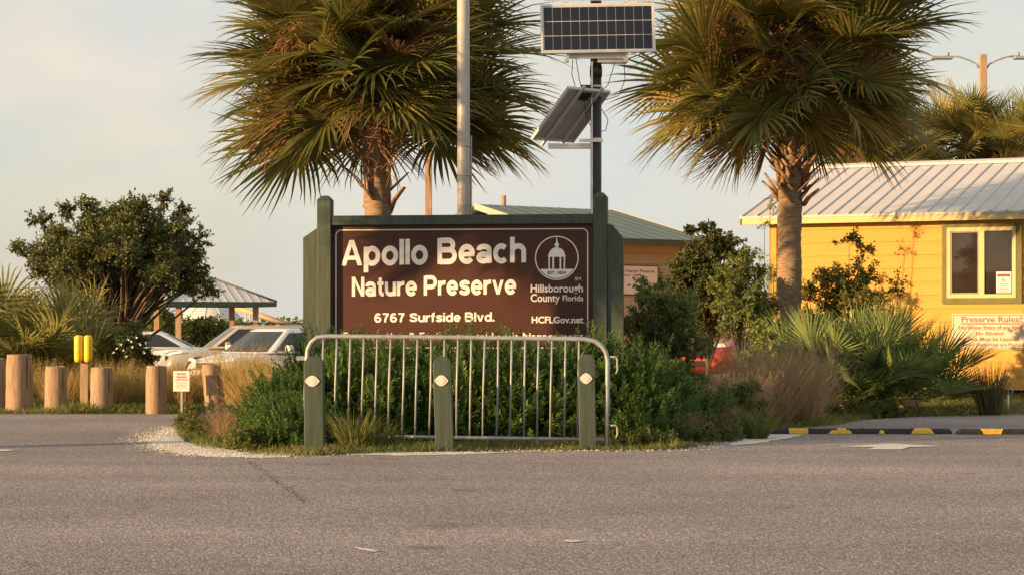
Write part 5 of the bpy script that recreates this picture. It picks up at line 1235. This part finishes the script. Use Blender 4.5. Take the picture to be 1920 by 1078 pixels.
# ------------------------------------------------------------------ grasses
def grass_tuft(seed, n, r, h, m, width=.0035, lean=.5, seedhead=0, name='grass_clump', droop=.5):
    rg = np.random.default_rng(seed); s = Soup(); k = 6; q = np.linspace(0, 1, k)
    a = rg.uniform(0, 6.283, n); rad = r*np.sqrt(rg.random(n)); B = np.stack([rad*np.cos(a), rad*np.sin(a), np.full(n, -.01)], -1)
    out = a + rg.normal(0, .7, n); le = np.abs(rg.normal(0, lean, n))*.75 + .05
    D = unit(np.stack([np.cos(out)*le, np.sin(out)*le, np.ones(n)], -1)); Ln = h*rg.uniform(.45, 1.05, n)
    C = np.zeros((n, k, 3)); C[:, 0] = B; dr = droop*rg.uniform(.3, 1.2, n); hor = D.copy(); hor[:, 2] = 0
    for i in range(1, k):
        d = unit(D + unit(hor + 1e-4)*(dr*q[i]**2*.8)[:, None] + np.array([0,0,-1.0])*(dr*q[i]**3*.5)[:, None]); C[:, i] = C[:, i-1] + d*(Ln/(k-1))[:, None]
    S = np.repeat(sidevec(D, rg)[:, None], k, 1); W = width*np.clip(1.05 - q**1.6, .08, 1)[None]*rg.uniform(.7, 1.3, n)[:, None]
    s.strips(C, S, W)
    if seedhead:
        ns_ = seedhead; pick = rg.integers(0, n, ns_); t = rg.uniform(.55, 1.0, ns_); ii = np.minimum((t*(k-1)).astype(int), k-2); f = t*(k-1) - ii
        B = C[pick, ii]*(1-f)[:, None] + C[pick, ii+1]*f[:, None] + np.array([0,0,.0]); D2 = unit(rg.normal(0, .6, (ns_, 3)) + np.array([0,0,.9])); l = h*rg.uniform(.06, .16, ns_)
        C2 = B[:, None] + D2[:, None]*(l[:, None]*np.array([0,.5,1.0])[None])[..., None]
        s.strips(C2, np.repeat(sidevec(D2, rg)[:, None], 3, 1), np.array([.6,1,.3])[None]*np.full((ns_, 1), width*.55))
    return s.mesh(name, [m])
def clump(name, me, px, Y, rz, sc, label, cat='grass clump', group=None, z=None):
    b = px_base(px, Y); b.z = lotz(b.x, Y) if z is None else z
    o = link(name, me, None, None, b, rz); o.scale = sc if hasattr(sc, '__len__') else (sc, sc, sc); tag(o, label, cat, group, 'thing'); return o
GG = [grass_tuft(1, 800, .26, .95, M_muhly, .0032, .42, 900), grass_tuft(2, 700, .22, 1.05, M_muhly, .0032, .36, 900), grass_tuft(3, 800, .3, .8, M_muhly, .0032, .5, 700)]
GBn = [grass_tuft(5, 1100, .26, .95, M_muhlyb, .003, .48, 2200), grass_tuft(6, 1100, .3, 1.05, M_muhlyb, .003, .42, 2400)]
DT = grass_tuft(8, 420, .12, .72, M_seagr, .005, .28, 0, droop=.3)
SM = [grass_tuft(9, 300, .12, .34, M_weed, .004, .6, 0), grass_tuft(10, 260, .10, .42, M_grass, .0045, .5, 0)]
gl_ = ['golden grass clump behind the leftmost log bollards', 'golden grass clump in front of the left young fan palm', 'golden grass clump left of the yellow marker post', 'golden grass clump at the foot of the yellow marker post',
       'golden grass clump behind the bollard right of the marker', 'golden grass clump below the white flowered shrub', 'golden grass clump in front of the white sedan', 'golden grass clump behind the small white notice',
       'golden grass clump just right of the small white notice', 'golden grass clump in front of the white crossover bonnet', 'golden grass clump right of the tilted bollard', 'golden grass clump before the white crossover door', 'golden grass clump touching the left wing board of the sign']
for i, (px, Y) in enumerate([(15,28.4),(70,28.9),(120,28.3),(160,28.6),(212,28.2),(255,28.9),(305,28.5),(342,27.8),(372,28.2),(420,27.6),(452,26.4),(495,25.4),(538,24.2)]):
    clump('golden_grass', GG[i%3], px, Y, i*1.3, .62 + .07*((i*7)%3) + (.22 if px > 410 else 0), gl_[i], group='golden grass clumps behind the log bollards', z=0)
rr_ = random.Random(55)
for i, (px, Y, sc) in enumerate([(8,30.0,.62),(95,30.2,.6),(190,30.0,.62),(275,30.4,.55),(330,30.2,.55),(395,29.8,.6),(445,29.0,.7),(478,27.5,.75),(512,26.6,.72)]):
    clump('golden_grass', GG[(i+1)%3], px, Y, i*.9+.4, sc, 'back-row golden grass clump ' + ['at the left picture edge','between the two young fan palms','under the right young fan palm','before the flowered shrub','before the sedan boot','before the crossover headlight','before the crossover bonnet','before the crossover windscreen','nearest the left sign wing board'][i], group='golden grass, back row', z=0)
bl_ = ['brown feathery grass clump, left, right of the feathery shrubs', 'brown feathery grass clump, middle, with the palest plumes', 'brown feathery grass clump, right, touching the palmetto', 'brown feathery grass clump in front of the low green shrub', 'brown feathery grass clump behind, below the red car']
for i, (px, Y, sc) in enumerate([(1345,22.6,.62),(1425,22.9,1.0),(1490,23.4,1.02),(1390,22.0,.66)]):
    clump('brown_grass', GBn[i%2], px, Y, i*2.1, sc, bl_[i], group='brown feathery grass right of the sign')
clump('dark_grass', DT, 1856, 25.7, .4, (1.0, 1.0, 1.02), 'dark upright grass tuft standing alone before the yellow wall')
clump('dark_grass', GBn[0], 440, 19.7, 2.0, (.55,.55,.42), 'drooping brown grass clump at the nose of the island')
clump('weed_clump', SM[1], 665, 18.45, .2, (1.0,1.0,.95), 'tall grass tuft in front of the barrier near the leftmost green post', 'weed', 'weed tufts along the barrier')
clump('weed_clump', SM[0], 712, 18.5, 1.2, (1.0,1.0,.95), 'weed tuft between the leftmost and middle green posts', 'weed', 'weed tufts along the barrier')
clump('weed_clump', SM[1], 1415, 20.3, 1.2, (1.1,1.1,.9), 'grass tuft left of the rubber parking stop', 'weed', 'weed tufts along the barrier')
clump('brown_grass', GBn[0], 1305, 20.9, .7, (.55,.55,.40), 'short dry grass clump at the right end of the feathery shrubs', group='brown feathery grass right of the sign')
clump('brown_grass', GBn[1], 1255, 19.9, 1.9, (.55,.55,.30), 'flattened dry grass in front of the low feathery shrub', group='brown feathery grass right of the sign')
clump('brown_grass', GBn[0], 1340, 20.6, 2.9, (.6,.6,.36), 'short dry grass clump at the right front tip of the island', group='brown feathery grass right of the sign')
# small leafy weeds
for i, (px, Y, yt, w, lab) in enumerate([(395,20.6,752,120,'low leafy weeds at the left tip of the island'), (360,21.2,768,60,'small weed patch at the far left tip of the island'), (470,18.7,806,110,'low bright weeds in front of the left feathery shrub'),
                                   (1390,21.2,712,120,'yellow green weeds in front of the brown grass'), (1545,25.0,742,140,'low weeds in front of the palmetto'), (1650,25.0,752,120,'low weeds below the palmetto, right'), (1330,19.9,790,130,'yellow green weeds at the front right tip of the island'), (1215,19.0,815,120,'low weeds right of the barrier foot')]):
    shrub(90+i, px, Y, yt, w, 24, 240, .030, M_weed, lab, name='weed_patch', rmin=.06, rmax=.12, depth=.3, aspect=.4, ybot=F*H/Y+HZ-8, zb=0)

# verge grass: nobody could count it
edge_px = EDGE
def inside_verge(x, y):
    """true where the ground is green: behind the road edge"""
    pts = [(-40.0, edge[0].y)] + [(p.x, p.y) for p in edge] + [(40.0, edge[-1].y)]
    c = np.zeros(len(x), bool); poly = pts + [(40.0, 60.0), (-40.0, 60.0)]
    n = len(poly); j = n-1
    for i in range(n):
        xi, yi = poly[i]; xj, yj = poly[j]
        with np.errstate(divide='ignore', invalid='ignore'):
            t = ((yi > y) != (yj > y)) & (x < (xj - xi)*(y - yi)/(yj - yi + 1e-12) + xi)
        c ^= t; j = i
    return c
def scatter_grass(seed, n, x0, x1, y0, y1, h, wdt, name, m, dens=None):
    rg = np.random.default_rng(seed); x = rg.uniform(x0, x1, n); y = rg.uniform(y0, y1, n)
    pn = np.sin(x*2.3 + 1)*np.cos(y*1.9) + np.sin(x*5.1 + y*3.7)*.5
    keep = inside_verge(x, y) & (rg.random(n) < np.clip(.62 + .3*pn, .12, 1))
    if dens is not None: keep &= dens(x, y, rg)
    x = x[keep]; y = y[keep]; n = len(x); k = 4; q = np.linspace(0, 1, k)
    B = np.stack([x, y, ground_z(x, y) - .005], -1); D = unit(np.stack([rg.normal(0,.45,n), rg.normal(0,.45,n), np.ones(n)], -1)); Ln = h*rg.uniform(.35, 1.1, n)*(0.75 + .35*pn[keep])
    C = B[:, None] + D[:, None]*(Ln[:, None]*q[None])[..., None]; hv = D.copy(); hv[:, 2] = -.3
    C = C + hv[:, None]*(Ln[:, None]*(q**2)[None]*.45)[..., None]
    s = Soup(); s.strips(C, np.repeat(sidevec(D, rg)[:, None], k, 1), wdt*np.array([1,.85,.55,.08])[None]*np.ones((n,1)))
    o = link(name, s.mesh(name, [m])); return o
far = scatter_grass(1, 60000, -9, -2.2, 26.1, 30.5, .17, .0045, 'verge_grass', M_grass); tag(far, 'rough green grass along the log bollards', 'grass', kind='stuff')
isl = scatter_grass(2, 100000, -3.6, 3.4, 17.3, 22.5, .12, .0040, 'island_grass', M_grass); tag(isl, 'short grass and weeds round the foot of the sign and barrier', 'grass', kind='stuff')
isr = scatter_grass(3, 60000, 1.6, 8.5, 20.3, 31.5, .16, .0045, 'bank_grass', M_grass, dens=lambda x, y, rg: (y < 27.5) | (x > 4)); tag(isr, 'green grass in front of the palmetto and yellow building', 'grass', kind='stuff')
tail = scatter_grass(4, 26000, -12, 3, 30.5, 40, .30, .008, 'rough_grass', M_muhly); tag(tail, 'dry rough grass on the slope down to the car park', 'grass', kind='stuff')

# standpipe by the yellow wall
st = empty('standpipe', px_base(1890.5, 26.6)); tag(st, 'short white pipe with a grey tap in the grass by the yellow wall', 'pipe')
s = 26.6/F; mb = MB(); mb.tube([(0,0,-.05),(0,0,P(0,738,26.6).z)], 1.6*s, 8); mb.build('riser', M_pvc, st)
z = P(0,733,26.6).z; mb = MB(); mb.tube([(0,0,z-.04),(0,0,z+.02),(.02,0,z+.03),(.05,0,z+.02),(.055,0,z-.03)], .014, 8); mb.build('tap', M_galv, st)
# pale stone lying at the road edge
mb = MB(); rg_ = random.Random(3); mb.lathe([(.03,0),(.075,.015),(.08,.04),(.05,.065),(.015,.072)], 9)
mb.v = [(x*rg_.uniform(.85,1.2), y*rg_.uniform(.8,1.1), z) for x, y, z in mb.v]; o = mb.build('stone', M_shell, None, G(1390, 802)); tag(o, 'pale stone lying in the grass left of the parking stop', 'stone')

# loose shell and grit strewn along the road edge
def strew(seed, n, lines, name, m, label, smin=.004, smax=.014, spread=.16):
    rg = np.random.default_rng(seed); pts = []
    for (a, b, w) in lines:
        a = np.array(a); b = np.array(b); k = int(n*w); t = rg.random(k)[:, None]; q = a + (b - a)*t + rg.normal(0, spread, (k, 2))*np.array([1, .8]); pts.append(q)
    c = np.concatenate(pts); k = len(c); r = rg.uniform(smin, smax, k)**1.0
    base = np.array([[1,0,0],[0,1,0],[-1,0,0],[0,-1,0],[0,0,.7]]); rot = rg.uniform(0, 6.283, k)
    V = base[None]*r[:, None, None]*rg.uniform(.6, 1.4, (k, 5, 1)); x = V[..., 0]*np.cos(rot)[:, None] - V[..., 1]*np.sin(rot)[:, None]; y = V[..., 0]*np.sin(rot)[:, None] + V[..., 1]*np.cos(rot)[:, None]
    V = np.stack([x + c[:, :1], y + c[:, 1:], V[..., 2] + .0085], -1).reshape(-1, 3)
    F = np.concatenate([np.arange(k)[:, None]*5 + np.array(f)[None] for f in ((0,1,4),(1,2,4),(2,3,4),(3,0,4))])
    me = bpy.data.meshes.new(name); me.from_pydata(V.tolist(), [], F.tolist()); me.update()
    o = link(name, me, m); tag(o, label, 'gravel', kind='stuff'); return o
seg = [(tuple(a), tuple(b), (b - a).length/6.0) for a, b in zip(edge[3:16], edge[4:17])]
strew(1, 900, seg, 'loose_grit', M_shell, 'pale grit and shell bits strewn along the road edge of the island', .003, .010)
nose = [G(*p).to_2d() for p in [(335,800),(285,818),(275,826),(300,842),(360,853),(440,857),(520,857)]]
strew(2, 1000, [(tuple(a), tuple(b), (b - a).length/3.0) for a, b in zip(nose, nose[1:])], 'shell_gravel', M_shell, 'crushed shell gravel round the nose of the island', .003, .009, .12)

# low far-off line of coastal scrub: reads as one mass
def far_scrub():
    rg = np.random.default_rng(77); n = 26000; s = Soup()
    x = rg.uniform(-420, 420, n); y = rg.uniform(300, 350, n); top = 2.1 + .5*np.sin(x*.11) + .35*np.sin(x*.37 + 1)
    z = LOT_Z + top*rg.random(n)**.7; D = unit(rg.normal(size=(n, 3)) + np.array([0, 0, .4])); l = rg.uniform(.35, .75, n)
    C = np.stack([x, y, z], -1)[:, None] + D[:, None]*(l[:, None]*np.array([0, .5, 1.0])[None])[..., None]
    s.strips(C, np.repeat(sidevec(D, rg)[:, None], 3, 1), np.array([.3, 1, .2])[None]*(l*.45)[:, None])
    o = link('far_scrub', s.mesh('far_scrub', [M_far])); tag(o, 'low far line of coastal scrub on the horizon', 'scrub', kind='stuff')
far_scrub()
